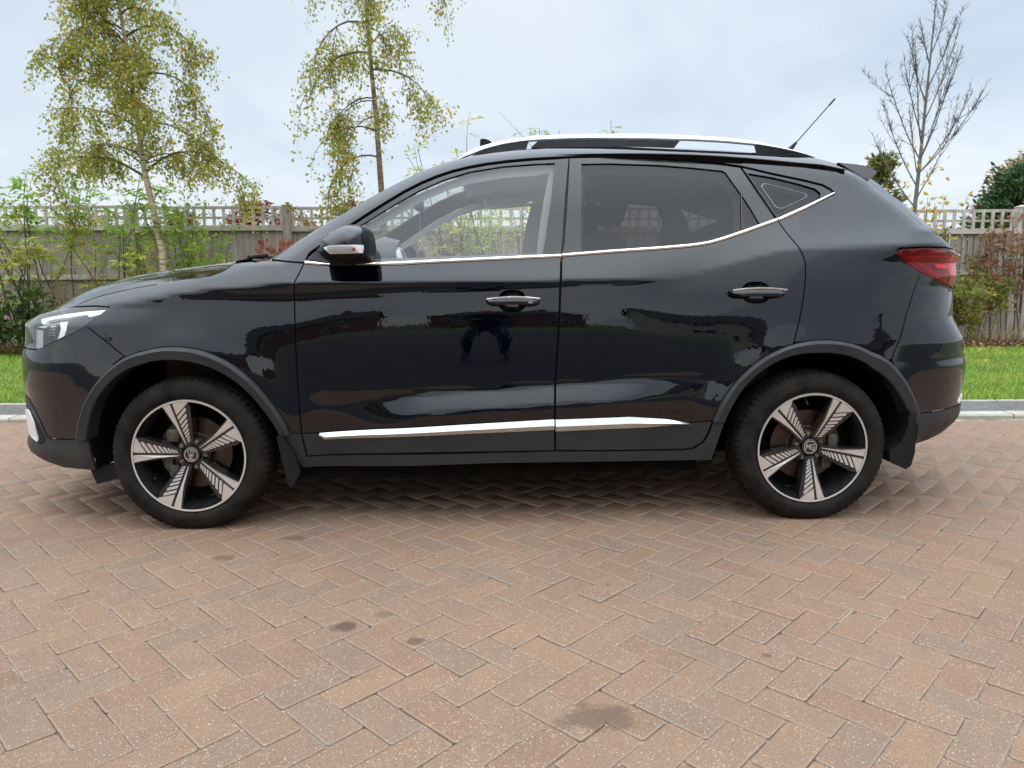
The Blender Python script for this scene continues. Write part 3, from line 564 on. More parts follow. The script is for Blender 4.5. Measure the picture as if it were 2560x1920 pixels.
# kerb, path strip, edging, lawn, bed
simple('kerb_stone', (0.36,0.335,0.27), 0.85, var=0.16, scale=7, bump=0.3)
ck, sk = math.cos(ROTK), math.sin(ROTK)
def K(s, t, z): return (0.0+s*ck-t*sk, 2.335+s*sk+t*ck, z)      # s along the kerb, t away from the car
def kbox(mb, s0, s1, t0, t1, z0, z1, ch=0.0):
    V = [K(s0,t0,z0),K(s1,t0,z0),K(s1,t1,z0),K(s0,t1,z0)]
    if ch: V += [K(s0+.003,t0,z1-ch),K(s1-.003,t0,z1-ch),K(s1-.003,t1,z1-ch),K(s0+.003,t1,z1-ch),K(s0+.006,t0+ch,z1),K(s1-.006,t0+ch,z1),K(s1-.006,t1-.003,z1),K(s0+.006,t1-.003,z1)]
    else: V += [K(s0,t0,z1),K(s1,t0,z1),K(s1,t1,z1),K(s0,t1,z1)]
    n = len(V)//4; Fc = [(0,3,2,1), tuple(4*(n-1)+i for i in range(4))]
    for r in range(n-1):
        for i in range(4): Fc.append((r*4+i, r*4+(i+1) % 4, (r+1)*4+(i+1) % 4, (r+1)*4+i))
    mb.add(V, Fc)
kerb = mesh_obj('kerb', [K(-10,0.01,-0.05),K(13,0.01,-0.05),K(13,0.18,-0.05),K(-10,0.18,-0.05)], [(0,1,2,3)], 'joint_sand'); tag(kerb, kind='structure')
s = -9.6
while s < 12.5:
    mb = MB(); dz = RNG.normal(0, 0.0012); kbox(mb, s+0.002, s+0.912, 0.0, 0.135+RNG.normal(0,.001), -0.04, 0.030+dz, 0.012); mb.build('kerb_stone', 'kerb_stone', kerb); s += 0.915
path = mesh_obj('path', [K(-10,0.136,0.020),K(13,0.136,0.020),K(13,0.50,0.036),K(-10,0.50,0.036)], [(0,1,2,3)], 'asphalt'); tag(path, kind='structure')
edging = mesh_obj('edging', [K(-10,0.505,-0.01),K(13,0.505,-0.01),K(13,0.545,-0.01),K(-10,0.545,-0.01)], [(0,1,2,3)], 'joint_sand'); tag(edging, kind='structure')
s = -9.4
while s < 12.5:
    mb = MB(); kbox(mb, s+0.002, s+0.912, 0.500, 0.550, -0.04, 0.048+RNG.normal(0,.0015), 0.006); mb.build('edging_stone', 'kerb_stone', edging); s += 0.915
a = N('turf'); o = a.geo().outputs['Position']; a.l(a.ramp(a.noise(o, 3, 5, 0.65), (0.3, (0.050,0.085,0.016)), (0.55, (0.075,0.120,0.022)), (0.75, (0.13,0.13,0.045))), a.b.inputs['Base Color']); a.set(Roughness=0.95); M['turf'] = a.m
nx, ny = 60, 26; V = []; Fc = []
def lawn_z(s, t): return 0.036+0.012*math.sin(s*1.3+t)+0.010*math.sin(t*1.7-s*0.6)
LT0, LT1 = 0.555, 4.85
for j in range(ny+1):
    for i in range(nx+1):
        s = -10+23*i/nx; t = LT0+(LT1-LT0)*j/ny; V.append(K(s, t, lawn_z(s, t) if 0 < j else 0.03))
for j in range(ny):
    for i in range(nx): b = j*(nx+1)+i; Fc.append((b, b+1, b+nx+2, b+nx+1))
lawn = mesh_obj('lawn', V, Fc, 'turf', smooth=True); tag(lawn, kind='structure')
a = N('soil'); o = a.geo().outputs['Position']; a.l(a.ramp(a.noise(o, 9, 6, 0.7), (0.3, (0.030,0.020,0.013)), (0.6, (0.075,0.050,0.030)), (0.8, (0.14,0.095,0.05))), a.b.inputs['Base Color']); a.set(Roughness=1.0); a.bump(a.noise(o, 60, 4), 0.8, 0.02); M['soil'] = a.m
V = []; Fc = []; nx, ny = 80, 8
for j in range(ny+1):
    for i in range(nx+1):
        s = -10+23*i/nx; t = LT1-0.03+2.2*j/ny; V.append(K(s, t, 0.045+0.03*math.sin(s*4.1+t*3)*(j > 0)+RNG.normal(0,0.012)*(j > 0)+0.02*(j > 0)))
for j in range(ny):
    for i in range(nx): b = j*(nx+1)+i; Fc.append((b, b+1, b+nx+2, b+nx+1))
tag(mesh_obj('planting_bed', V, Fc, 'soil', smooth=True), kind='structure')
# grass blades
a = N('grass_blade'); r = a.geo().outputs['Random Per Island']; po = a.geo().outputs['Position']
c = a.ramp(r, (0.0, (0.136,0.259,0.016)), (0.5, (0.214,0.352,0.024)), (0.8, (0.300,0.412,0.041)), (1.0, (0.582,0.446,0.120)))
c = a.mix(0.55, c, a.ramp(a.noise(po, 1.4, 4, 0.6), (0.34, (0.105,0.225,0.016)), (0.52, (0.235,0.360,0.027)), (0.66, (0.46,0.41,0.085)), (0.8, (0.50,0.40,0.13))))
a.l(c, a.b.inputs['Base Color']); a.set(Roughness=0.6, Subsurface_Weight=0.0); M['grass_blade'] = a.m
def blades(n, s0, s1, t0, t1, h0, h1, w, dens=None):
    s = RNG.uniform(s0, s1, n); t = t0+(t1-t0)*RNG.uniform(0, 1, n)**1.25
    h = RNG.uniform(h0, h1, n); an = RNG.uniform(0, 2*math.pi, n); ln = RNG.normal(0, 0.5, (n, 2))*h[:,None]
    x = s*ck-t*sk; y = 2.335+s*sk+t*ck; z = 0.034+0.012*np.sin(s*1.3+t)+0.010*np.sin(t*1.7-s*0.6)
    ca, sa = np.cos(an)*w/2, np.sin(an)*w/2
    A = np.stack([x-ca, y-sa, z], 1); B = np.stack([x+ca, y+sa, z], 1); D = np.stack([x+ln[:,0], y+ln[:,1], z+h], 1)
    V = np.stack([A, B, D], 1).reshape(-1, 3); Fc = np.arange(3*n).reshape(-1, 3); return V, Fc
parts = [blades(80000, -6.0, -1.0, LT0, LT1, 0.018, 0.045, 0.006), blades(110000, 3.2, 9.2, LT0, LT1, 0.018, 0.045, 0.006), blades(26000, -1.0, 3.2, LT0, LT1, 0.018, 0.04, 0.008), blades(2500, -6, 9, LT0-0.03, LT0+0.06, 0.03, 0.085, 0.005)]
VV = []; FF = []; b = 0
for V, Fc in parts: VV.append(V); FF.append(Fc+b); b += len(V)
tag(big_mesh('grass', np.vstack(VV), np.vstack(FF), 'grass_blade'), 'short green grass covering the strip of lawn behind the kerb', 'grass', kind='stuff')
# ------------------------------------------------------------------ fence
a = N('fence_wood'); o = a.obj(); oi = a.n('ShaderNodeObjectInfo').outputs['Random']
gx = a.noise(a.vmap(o, (34, 34, 1.3)), 1.0, 5, 0.65)
c = a.mix(0.5, a.ramp(oi, (0, (0.253,0.206,0.171)), (0.35, (0.418,0.360,0.320)), (0.7, (0.341,0.306,0.281)), (1, (0.507,0.455,0.411))), a.ramp(gx, (0.3, (0.203,0.162,0.131)), (0.55, (0.418,0.367,0.326)), (0.75, (0.570,0.523,0.483))))
kn = a.n('ShaderNodeTexVoronoi'); kn.inputs['Scale'].default_value = 1.0; a.l(a.vmap(o, (9, 9, 2.6)), kn.inputs['Vector'])
c = a.mix(a.ramp(kn.outputs['Distance'], (0.07, 0.85), (0.15, 0.0)), c, (0.108,0.075,0.059))
c = a.mix(a.ramp(a.noise(a.geo().outputs['Position'], 1.1, 3), (0.45, 0.0), (0.75, 0.45)), c, (0.266,0.219,0.163))
a.l(c, a.b.inputs['Base Color']); a.set(Roughness=0.88, Specular_IOR_Level=0.2); a.bump(gx, 0.4, 0.005); M['fence_wood'] = a.m
simple('fence_rail', (0.468,0.417,0.359), 0.9, var=0.3, scale=6, bump=0.3, spec=0.2)
fence = empty('wooden_fence', (1.5, 8.3, 0))
tag(fence, 'weathered grey wooden board fence with square trellis top behind the planting bed', 'fence')
def fy(x): return 8.39-0.022*x
def fz(x): return 2.125-0.0065*(x+5.0)
def fbox(name, x0, x1, z0, z1, d0, d1, mat, slope=True, tw=0.0):
    V = []
    for x in (x0, x1):
        for d in (d0, d1):
            for z in (z0, z1): V.append((x-1.5, fy(x)-8.3+d+tw*(x-x0)/max(x1-x0,1e-6), z+(0 if not slope else 0)))
    Fc = [(0,1,3,2),(4,6,7,5),(0,4,5,1),(2,3,7,6),(0,2,6,4),(1,5,7,3)]
    return mesh_obj(name, V, Fc, mat, fence)
posts = [-8.9, -6.5, -4.12, -1.78, 0.62, 3.02, 5.42, 7.05, 9.38]
for x in posts:
    t = fz(x)+(0.02 if x != 7.05 else -0.01)
    fbox('post', x-0.065, x+0.065, 0, t, -0.03, 0.10, 'fence_wood')
    mb = MB(); yy = fy(x)-8.3; mb.add([(x-1.5-.072,yy-.037,t),(x-1.5+.072,yy-.037,t),(x-1.5+.072,yy+.107,t),(x-1.5-.072,yy+.107,t),(x-1.5,yy+.035,t+.03)], [(0,1,4),(1,2,4),(2,3,4),(3,0,4),(3,2,1,0)]); mb.build('post_cap', 'fence_rail', fence)
ends = posts+[11.75]
for a0, a1 in zip(ends[:-1], ends[1:]):
    x0, x1 = a0+0.067, a1-0.067; zt = fz((a0+a1)/2)-(0.03 if a0 > 7 else 0.0); fr = -0.09 if a0 > 7 else 0.0
    fbox('top_rail', x0, x1, zt-0.042, zt, 0.015+fr, 0.05+fr, 'fence_rail')
    fbox('mid_rail', x0, x1, zt-0.185, zt-0.153, 0.022+fr, 0.05+fr, 'fence_rail')
    fbox('capping_rail', x0, x1, zt-0.365, zt-0.285, -0.035+fr, 0.06+fr, 'fence_rail')
    fbox('lower_rail', x0, x1, 1.03, 1.105, -0.035+fr, 0.01+fr, 'fence_rail')
    fbox('gravel_board', x0, x1, 0.03, 0.16, -0.01+fr, 0.03+fr, 'fence_rail')
    nu = max(2, int(round((x1-x0)/0.147))); sp_ = (x1-x0)/nu
    for i in range(nu+1):
        xc = min(max(x0+i*sp_, x0+0.022), x1-0.022); fbox('trellis_upright', xc-0.021, xc+0.021, zt-0.30, zt-0.004+RNG.normal(0,.002), (-0.008 if fr == 0 else -0.008)+fr, 0.0149+fr, 'fence_rail')
    x = x0
    while x < x1-0.02:
        w = min(RNG.uniform(0.088, 0.102), x1-x); lift = RNG.uniform(0.004, 0.010)
        fbox('board', x+0.002, x+w-0.002, 0.161, zt-0.366, 0.012+fr-lift, 0.026+fr-lift, 'fence_wood', tw=0.020); x += w

build_grid()
# ------------------------------------------------------------------ the car
car = empty('parked_car', (1.25, YC, 0)); CX = 1.25
tag(car, 'black compact SUV with silver roof rails parked side on across the brick paving', 'car')
MIRRORED = []
def shift(V): V = np.array(V, float); V[:,0] -= CX; V[:,1] -= YC; return V
def cpart(name, V, Fc, mat, parent=None, normals=None, smooth=True, mirror=True):
    o = mesh_obj(name, shift(V), Fc, mat, parent or car, smooth, normals)
    if normals is None and smooth and hasattr(o.data, 'set_sharp_from_angle'): o.data.set_sharp_from_angle(angle=math.radians(35))
    if mirror: MIRRORED.append(o)
    return o
def panel(name, poly, mat, off=0.0, res=0.022, inset=0.0028, depth=0.012, holes=(), parent=None, mirror=True, offf=None):
    poly = dedupe(poly); P2 = inset_poly(poly, inset) if inset else np.array(poly, float)
    hs = [inset_poly(dedupe(h), -inset) for h in holes]
    V, T, loops = fill(P2, res, hs, bres=min(res*0.7, 0.016))
    P, n = surf(V[:,0], V[:,1], off)
    if offf is not None: P = P+n*offf(V)[:,None]
    # rim from boundary edges
    E = {}
    for t in T:
        for i, j in ((t[0],t[1]),(t[1],t[2]),(t[2],t[0])):
            if (j, i) in E: del E[(j, i)]
            else: E[(i, j)] = 1
    bv = sorted({i for e_ in E for i in e_}); idx = {v: k for k, v in enumerate(bv)}; nv = len(P); nbv = len(bv)
    ed = np.zeros((nv, 3))
    for (i, j) in E:
        t_ = P[j]-P[i]; s_ = np.cross(t_, n[i]); s_ /= max(np.linalg.norm(s_), 1e-9); ed[i] += s_; ed[j] += s_
    s_ = ed[bv]; s_ /= np.maximum(np.linalg.norm(s_, axis=1, keepdims=True), 1e-9)
    nn = n
    A = P[bv]; B = A-n[bv]*depth
    VV = np.vstack([P, A, B]); NN = np.vstack([nn, s_, s_])
    Fc = [tuple(t) for t in T]+[(nv+idx[j], nv+idx[i], nv+nbv+idx[i], nv+nbv+idx[j]) for (i, j) in E]
    o = cpart(name, VV, Fc, mat, parent, NN, mirror=mirror)
    if 'glass' not in mat and 'lamp' not in mat and 'silver' not in mat:
        o.data.materials.append(M['gap_black']); mi = np.zeros(len(Fc), dtype=np.int32); mi[len(T):] = 1; o.data.polygons.foreach_set('material_index', mi)  # panel edges coloured black so the gaps read as shaded
    return o
def ribbon(name, curves, offs, mat, n=60, parent=None, mirror=True, smooth=False, close_back=0.0):
    """strip through several (u, z) curves, each at its own offset from the body side"""
    R = [resample(c, n) for c in curves]; V = []; m = len(R)
    for c, o_ in zip(R, offs): P, nn = surf(c[:,0], c[:,1], o_); V.append(P)
    V = np.stack(V, 1).reshape(-1, 3); Fc = []
    for i in range(n-1):
        for j in range(m-1): Fc.append((i*m+j, (i+1)*m+j, (i+1)*m+j+1, i*m+j+1))
    Fc.append(tuple(range(m))); Fc.append(tuple((n-1)*m+j for j in range(m))[::-1])
    o = cpart(name, V, Fc, mat, parent, smooth=smooth, mirror=mirror)
    bm = bmesh.new(); bm.from_mesh(o.data); bmesh.ops.recalc_face_normals(bm, faces=bm.faces); bm.to_mesh(o.data); bm.free()
    return o
def inflate(name, poly, yb, D, R, mat, res=0.008, outline=None, parent=None, mirror=True, thick=0.01, base=None):
    """cushion shape in the xz plane: rises from yb towards -y by D, rounded over R at the outline"""
    poly = dedupe(poly); V, T, loops = fill(poly, res)
    d = pdist(V, outline if outline is not None else poly); q = np.clip(d/R, 0, 1); h = D*np.sqrt(np.maximum(0, 1-(1-q)**2))
    yb_ = yb if base is None else base(V)
    P = np.stack([V[:,0], yb_-h, V[:,1]], 1); E = {}
    for t in T:
        for i, j in ((t[0],t[1]),(t[1],t[2]),(t[2],t[0])):
            if (j, i) in E: del E[(j, i)]
            else: E[(i, j)] = 1
    bv = sorted({i for e_ in E for i in e_}); idx = {v: k for k, v in enumerate(bv)}; nv = len(P)
    B = P[bv].copy(); B[:,1] = (yb if base is None else yb_[bv])+thick
    VV = np.vstack([P, B]); Fc = [tuple(t) for t in T]+[(j, i, nv+idx[i], nv+idx[j]) for (i, j) in E]
    return cpart(name, VV, Fc, mat, parent, mirror=mirror)
def span(name, edge, crown, bow, mat, n=17, parent=None, pe=2.6, off=0.0, a0=-1.0, a1=1.0):
    """surface from the near side edge [(x, z)] across to the far side, with crown (up) and bow (along x) at the centre"""
    E_ = np.array(edge, float); w = W(E_[:,0], E_[:,1]); V = []
    cr = crown if hasattr(crown, '__len__') else [crown]*len(E_); bo = bow if hasattr(bow, '__len__') else [bow]*len(E_)
    for (x, z), w_, c_, b_ in zip(E_, w, cr, bo):
        for i in range(n):
            a_ = a0+(a1-a0)*i/(n-1); V.append((x+b_*(1-abs(a_)**pe), YC+a_*(w_+off), z+c_*(1-abs(a_)**pe)))
    Fc = []
    for j in range(len(E_)-1):
        for i in range(n-1): b = j*n+i; Fc.append((b, b+1, b+n+1, b+n))
    o = cpart(name, V, Fc, mat, parent, mirror=False); return o
R_ = lambda l: list(reversed(l))
def X(name): return [(float(from_U(u, z)), z) for u, z in O[name]]
# --- side panels
def smooth_arch(k): return chaikin(O[k], 2)
aFo, aFi, aRo, aRi = (smooth_arch(k) for k in ('archF_o', 'archF_i', 'archR_o', 'archR_i'))
def part_of(c, test): return [p for p in c if test(p)]
hood_line = chaikin(O['hood_line'], 2); gFD = chaikin(O['gapFD'], 2); gB = O['gapB']; gC = chaikin(O['gapC'][2:], 2)
fender = hood_line+[(-0.2878,0.9245),(-0.222,0.9216)]+[O['hl_bot'][1]]+chaikin(O['seam_fb'], 1)[1:]+part_of(aFo, lambda p: p[0] > -0.178)+[(0.4579,0.4006)]+part_of(R_(gFD), lambda p: p[1] > 0.41)+R_(O['cowl'])[1:]
panel('front_fender', fender, 'paint')
ncen = lambda z: float(xf(z)+NOSE_L-0.75*math.pi/2); tcen = lambda z: float(xr(z)-0.72+0.75*math.pi/2)
bump_f = R_(chaikin(O['seam_fb'], 1))+O['hl_bot'][2:]+[(-0.86,0.735),(-1.06,0.718),(ncen(.71)+.01,0.71),(ncen(.60),0.60),(ncen(.53),0.53)]+R_(O['fb_clad_top'])[:-1]+part_of(aFo, lambda p: p[0] < -0.186)
panel('front_bumper', bump_f, 'paint')
clad_f = O['fb_clad_top']+[(-0.90,0.532),(ncen(.53),0.528),(ncen(.28)+.02,0.28)]+R_(O['fb_clad_bot'])
fbc = panel('front_bumper_lower', clad_f, 'plastic', off=0.003)
panel('air_curtain', O['fb_insert'], 'gap_black', off=0.006, inset=0, parent=fbc, res=0.012)
panel('silver_accent', O['fb_silver'], 'rail_silver', off=0.011, inset=0, parent=fbc, res=0.012)
panel('grille', [(-0.868,0.852),(ncen(.84)+.01,0.835),(ncen(.72)+.01,0.716),(-1.06,0.724),(-0.868,0.742)], 'plastic_dark', off=-0.012)
door_f = O['beltF_b']+gB[3:9]+R_(O['strip'])+O['door_cl_topF'][:1]+part_of(R_(gFD), lambda p: p[1] > 0.41)
door_r = [(u+.004, z) for u, z in O['beltR_b'][:1]]+O['beltR_b'][1:]+gC[1:]+[p for p in R_(aRo) if p[0] < 2.474]+R_(O['tip'])[1:]+R_(O['stripR'])[1:]+[(u+.004, z) for u, z in R_(gB[3:9])]
def rrect(c, hole=0.0):
    (x0, z0), (x1, z1) = c[3], c[1]; cx, cz, rx, rz = (x0+x1)/2, (z0+z1)/2, (x1-x0)/2+hole, (z1-z0)/2+hole
    return [(cx+rx*math.copysign(abs(math.cos(t))**0.75, math.cos(t)), cz+rz*math.copysign(abs(math.sin(t))**0.85, math.sin(t))) for t in np.linspace(0, 2*math.pi, 40, endpoint=False)]
cupF, cupR = rrect(O['cupF']), rrect(O['cupR'])
fd = panel('front_door', door_f, 'paint', holes=[cupF]); rd = panel('rear_door', door_r, 'paint', holes=[cupR])
bs = O['cowl'][:0]+[(0.345,1.1075),(0.416,1.0995),(0.4865,1.0935)]+chaikin([p for i, p in enumerate(O['gapTop']) if i not in (13,)], 1)[1:]+O['quarter_open'][1:]+R_(O['beltQ_b'])[0:]+gC[1:]+[p for p in aRo if 2.50 < p[0] < 2.855]+R_(O['seam_qb'])+[(2.918,1.0845),(2.900,1.1137),(2.905,1.135),(2.9169,1.1425),(3.0125,1.1475),(3.1681,1.1484),(3.40,1.138),(3.36,1.165),(3.22,1.190),(3.13,1.206)]+R_(O['roof_edge_u'][22:27])+R_(O['roof_edge_u'][:21])
# body side also includes the windscreen pillar and roof edge
BODY = panel('body_side', bs, 'paint')
bump_r = O['seam_qb']+[p for p in aRo if p[0] > 2.865]+O['rb_clad_top'][1:]+[(3.70,0.455),(tcen(.46)-.005,0.458),(tcen(.80)-.01,0.80),(3.46,0.83),(3.40,0.965)]+O['tail_light'][4:7]
panel('rear_bumper', bump_r, 'paint')
clad_r = O['rb_clad_top']+[(3.70,0.452),(tcen(.45)-.005,0.452),(tcen(.36)-.02,0.36),(3.55,0.375)]+[(3.44,0.36)]+[(3.30,0.325),(3.17,0.305),(3.0487,0.298)]
panel('rear_bumper_lower', clad_r, 'plastic', off=0.003)
panel('tailgate_lower', [(3.43,0.97),(3.49,0.84),(tcen(.81)-.01,0.81),(tcen(1.12)-.01,1.12),(3.44,1.135)], 'paint')
# --- arches, sill, claddings
for nm, oo, ii in (('front_arch_cladding', aFo, aFi), ('rear_arch_cladding', aRo, aRi)):
    a_, b_ = resample(oo, 70), resample(ii, 70); ribbon(nm, [a_, a_*0.94+b_*0.06, a_*0.68+b_*0.32, a_*0.06+b_*0.94, b_, b_], [0.000, 0.011, 0.020, 0.015, 0.011, -0.05], 'plastic', n=70)
sill = [(0.3725,0.4013),(0.4555,0.4006),(0.4690,0.2995),(0.9589,0.3105),(1.4991,0.3185)]+[(u+.006, z-.004) for u, z in O['door_botR'][1:5]]+[(2.156,0.4326),(2.2037,0.4356)]+R_(O['sill_bot'])
panel('sill', sill, 'plastic', off=0.002, inset=0.001)
cl_f = O['door_cl_topF']+O['strip'][1:]+[(1.4965,0.3222)]+R_(O['door_bot'])[1:]+[(0.4725,0.3026),(0.4600,0.39)]
fcl = panel('door_cladding', cl_f, 'plastic', off=0.004, parent=fd, mirror=False)
cl_r = [(1.5005,0.4500)]+O['stripR'][1:]+[O['tip'][1]]+R_(O['door_botR'])[1:]
rcl = panel('door_cladding', cl_r, 'plastic', off=0.004, parent=rd, mirror=False)
def mid(a_, b_, t): a_, b_ = resample(a_, 40), resample(b_, 40); return a_*(1-t)+b_*t
ribbon('silver_strip', [O['strip'], mid(O['strip'], O['strip_b'], .54), O['strip_b'], O['strip_b']], [0.004, 0.0155, 0.0075, 0.000], 'satin_silver', n=40, parent=fd, mirror=False)
ribbon('silver_strip', [O['stripR'], mid(O['stripR'], O['stripR_b'], .54), O['stripR_b'], O['stripR_b']], [0.004, 0.0155, 0.0075, 0.000], 'satin_silver', n=40, parent=rd, mirror=False)
# --- window frames, glass, bright trim
gT = O['gapTop']
fr_f = O['beltF_t'][:1]+[(u+.003, z-.004) for u, z in chaikin(gT[1:12], 1)]+[(gB[1][0]-.003, gB[1][1]),(gB[2][0]-.003, gB[2][1])]+R_(O['beltF_t'])[:-1]
ff = panel('window_frame', fr_f, 'frame_black', off=-0.006, holes=[O['glassF']], parent=fd, mirror=False)
fr_r = [(gB[2][0]+.003, gB[2][1]),(gB[1][0]+.003, gB[1][1]),(gB[0][0]+.004, gB[0][1]-.003)]+[(u, z-.003) for u, z in (gT[12], gT[14], gT[15], gT[16], gT[17])]+[(u-.003, z) for u, z in O['gapC'][1:3]]+R_(O['beltR_t'])
panel('window_frame', fr_r, 'frame_black', off=-0.006, holes=[O['glassR'], O['glassR2']], parent=rd, mirror=False)
fr_q = [(2.3275,1.4955)]+[(u-.001, z-.002) for u, z in O['quarter_open'][1:]]+R_(O['beltQ_t'])+[(O['gapC'][1][0]+.004, O['gapC'][1][1])]
qf = panel('quarter_window_frame', fr_q, 'frame_black', off=-0.005, holes=[O['glassQ']])
GLASS = []
for nm, k, mt, pr in (('window_pane', 'glassF', 'glass_clear', fd), ('window_pane', 'glassR', 'glass_privacy', rd), ('vent_pane', 'glassR2', 'glass_privacy', rd), ('quarter_pane', 'glassQ', 'glass_privacy', qf)):
    g_ = panel(nm, O[k], mt, off=-0.012, inset=-0.004, depth=0.0015, parent=pr, mirror=False); GLASS.append(g_)
for k, pr, nm in (('F', fd, 'belt_trim'), ('R', rd, 'belt_trim'), ('Q', qf, 'quarter_trim')):
    t_, b_ = O['belt%s_t' % k], O['belt%s_b' % k]
    ribbon(nm, [t_, mid(t_, b_, .3), mid(t_, b_, .7), b_, b_], [-0.004, 0.006, 0.007, 0.001, -0.006], 'chrome', n=50, parent=pr, mirror=False)
ribbon('etched_line', [np.array(O['quarter_mark']+O['quarter_mark'][:1]), np.array(O['quarter_mark']+O['quarter_mark'][:1])*0.985+np.array((2.5,1.375))*0.015], [-0.0105, -0.0105], 'lamp_grey', n=60, parent=qf, mirror=False)
# --- dark shell added behind the panel gaps, its black stands for shade
shell = [(-0.42,0.30),(-0.60,0.50),(-0.60,0.84),(-0.30,0.90),(0.0,0.985),(0.30,1.07),(0.50,1.08),(1.5,1.10),(2.1,1.14),(2.45,1.24),(2.75,1.36),(2.95,1.20),(3.25,1.10),(3.25,0.5),(3.06,0.40)]+R_([(u, z) for u, z in aRo])[:]+[(2.14,0.32),(0.46,0.31)]+R_(aFo)
panel('inner_shell', shell, 'gap_black', off=-0.022, res=0.05, inset=0.0)
panel('pillar_shell', [(0.40,1.08),(0.62,1.21),(0.9155,1.395),(1.05,1.455),(1.36,1.515),(1.60,1.53),(1.95,1.532),(2.33,1.488),(2.72,1.40),(2.85,1.42),(2.70,1.53),(1.9,1.57),(1.3,1.55),(0.95,1.46),(0.42,1.15)], 'gap_black', off=-0.022, res=0.05, inset=0)
# --- wheel wells, underbody
for c_, nm in ((aFi, 'front_wheel_liner'), (aRi, 'rear_wheel_liner')):
    ext = [(-0.335,0.245)]+list(c_)+[(0.385,0.27)] if c_ is aFi else [(2.17,0.27)]+list(c_)+[(2.96,0.30)]
    P, n_ = surf(*resample(ext, 40).T, -0.01); V = []
    for p in P: V += [tuple(p), (p[0], 0.12, p[2]), (p[0], 0.36, p[2])]
    Fc = [(i*3+j, (i+1)*3+j, (i+1)*3+j+1, i*3+j+1) for i in range(39) for j in range(2)]+[tuple(i*3+2 for i in range(40))]
    lo = len(V)
    cpart(nm, V, Fc, 'liner')
mb = MB(); mb.box(0.42, 2.12, 0.10, 1.64, 0.20, 0.30).box(-0.70, -0.42, 0.30, 1.44, 0.24, 0.34).box(3.06, 3.24, 0.30, 1.44, 0.32, 0.42).box(-0.42, 0.42, 0.36, 1.38, 0.22, 0.34).box(2.12, 3.06, 0.36, 1.38, 0.22, 0.34)
cpart('underbody', mb.v, mb.f, 'liner', mirror=False, smooth=False)
# suspension turret in the front well, warm light put into its brown colour
mb = MB(); mb.box(-0.20, 0.16, 0.30, 0.358, 0.50, 0.72, 0.02).box(-0.02, 0.03, 0.26, 0.345, 0.45, 0.70, 0.01); cpart('inner_wing', mb.v, mb.f, 'well_warm_lit', smooth=False)
# --- bonnet, windscreen, roof, rear screen
hl_x = [(float(from_U(u, z)), z) for u, z in R_(hood_line)]           # front to back along the shut line
hl = resample([p for p in hl_x], 26); w_e = W(hl[:,0], hl[:,1]); S_ = O['silh_hood']
cx_ = np.interp(np.linspace(0, 1, 26), [0, 1], [-0.905, 0.10]); zc_ = np.interp(cx_, [-0.905,-0.86,-0.80,-0.76,-0.70,-0.60,-0.44,-0.23,0.03,0.19], [0.850,0.880,0.914,0.938,0.968,1.004,1.046,1.078,1.106,1.122])
V = []; nn_ = 25
for (x, z), w_, cx0, zc0 in zip(hl, w_e, cx_, zc_):
    for i in range(nn_):
        a_ = -1+2*i/(nn_-1); q = abs(a_); V.append((cx0+(x-cx0)*q**2.4, YC+a_*(w_-0.003), zc0+(z+0.001-zc0)*q**3.2+0.006*math.sin(math.pi*q)))
Fc = [(j*nn_+i, j*nn_+i+1, (j+1)*nn_+i+1, (j+1)*nn_+i) for j in range(25) for i in range(nn_-1)]
hood = cpart('bonnet', V, Fc, 'paint', mirror=False)
RE = O['roof_edge']
ws = resample(RE[:8], 14)+np.array((0.008,-0.006)); span('windscreen', ws, np.linspace(0.0, 0.035, 14), np.linspace(-0.16, -0.05, 14), 'glass_screen', off=-0.020)
rf = resample(RE[7:21], 30)-np.array((0,0.007)); roof = span('roof', rf, np.r_[np.linspace(0.035,0.045,15), np.linspace(0.045,0.03,15)], np.linspace(-0.05, 0.05, 30), 'paint', off=-0.016)
tg = resample(RE[21:27], 12); bw_ = np.linspace(0.20, 0.23, 12)
span('rear_screen', tg, 0.01, bw_, 'glass_privacy', off=-0.012, a0=-0.62, a1=0.62)
span('tailgate_side', tg, 0.01, bw_, 'frame_black', off=-0.012, a0=-1.0, a1=-0.62); span('tailgate_side', tg, 0.01, bw_, 'frame_black', off=-0.012, a0=0.62, a1=1.0)
V = []; n = 25
for r_ in range(5):
    for i in range(n):
        a_ = -1+2*i/(n-1); q = abs(a_); (xe, ze), we = tg[-1], float(W(tg[-1][0], tg[-1][1]))-0.012
        A_ = np.array((xe+0.23*(1-q**2.6), YC+a_*we, ze+0.01*(1-q**2.6)))
        zz = 1.128; Pb, nb_ = surf(np.array([tcen(zz)-(tcen(zz)-3.405)*q]), np.array([zz]), -0.004); B_ = Pb[0].copy(); B_[1] = YC-(YC-B_[1]) if a_ < 0 else 2*YC-B_[1]
        t_ = r_/4; V.append(A_*(1-t_)+B_*t_+np.array((0.018*math.sin(math.pi*t_)*(1-q**3), 0, 0)))
cpart('tailgate_upper', V, [(j*n+i, j*n+i+1, (j+1)*n+i+1, (j+1)*n+i) for j in range(4) for i in range(n-1)], 'paint', mirror=False)
mb = MB()
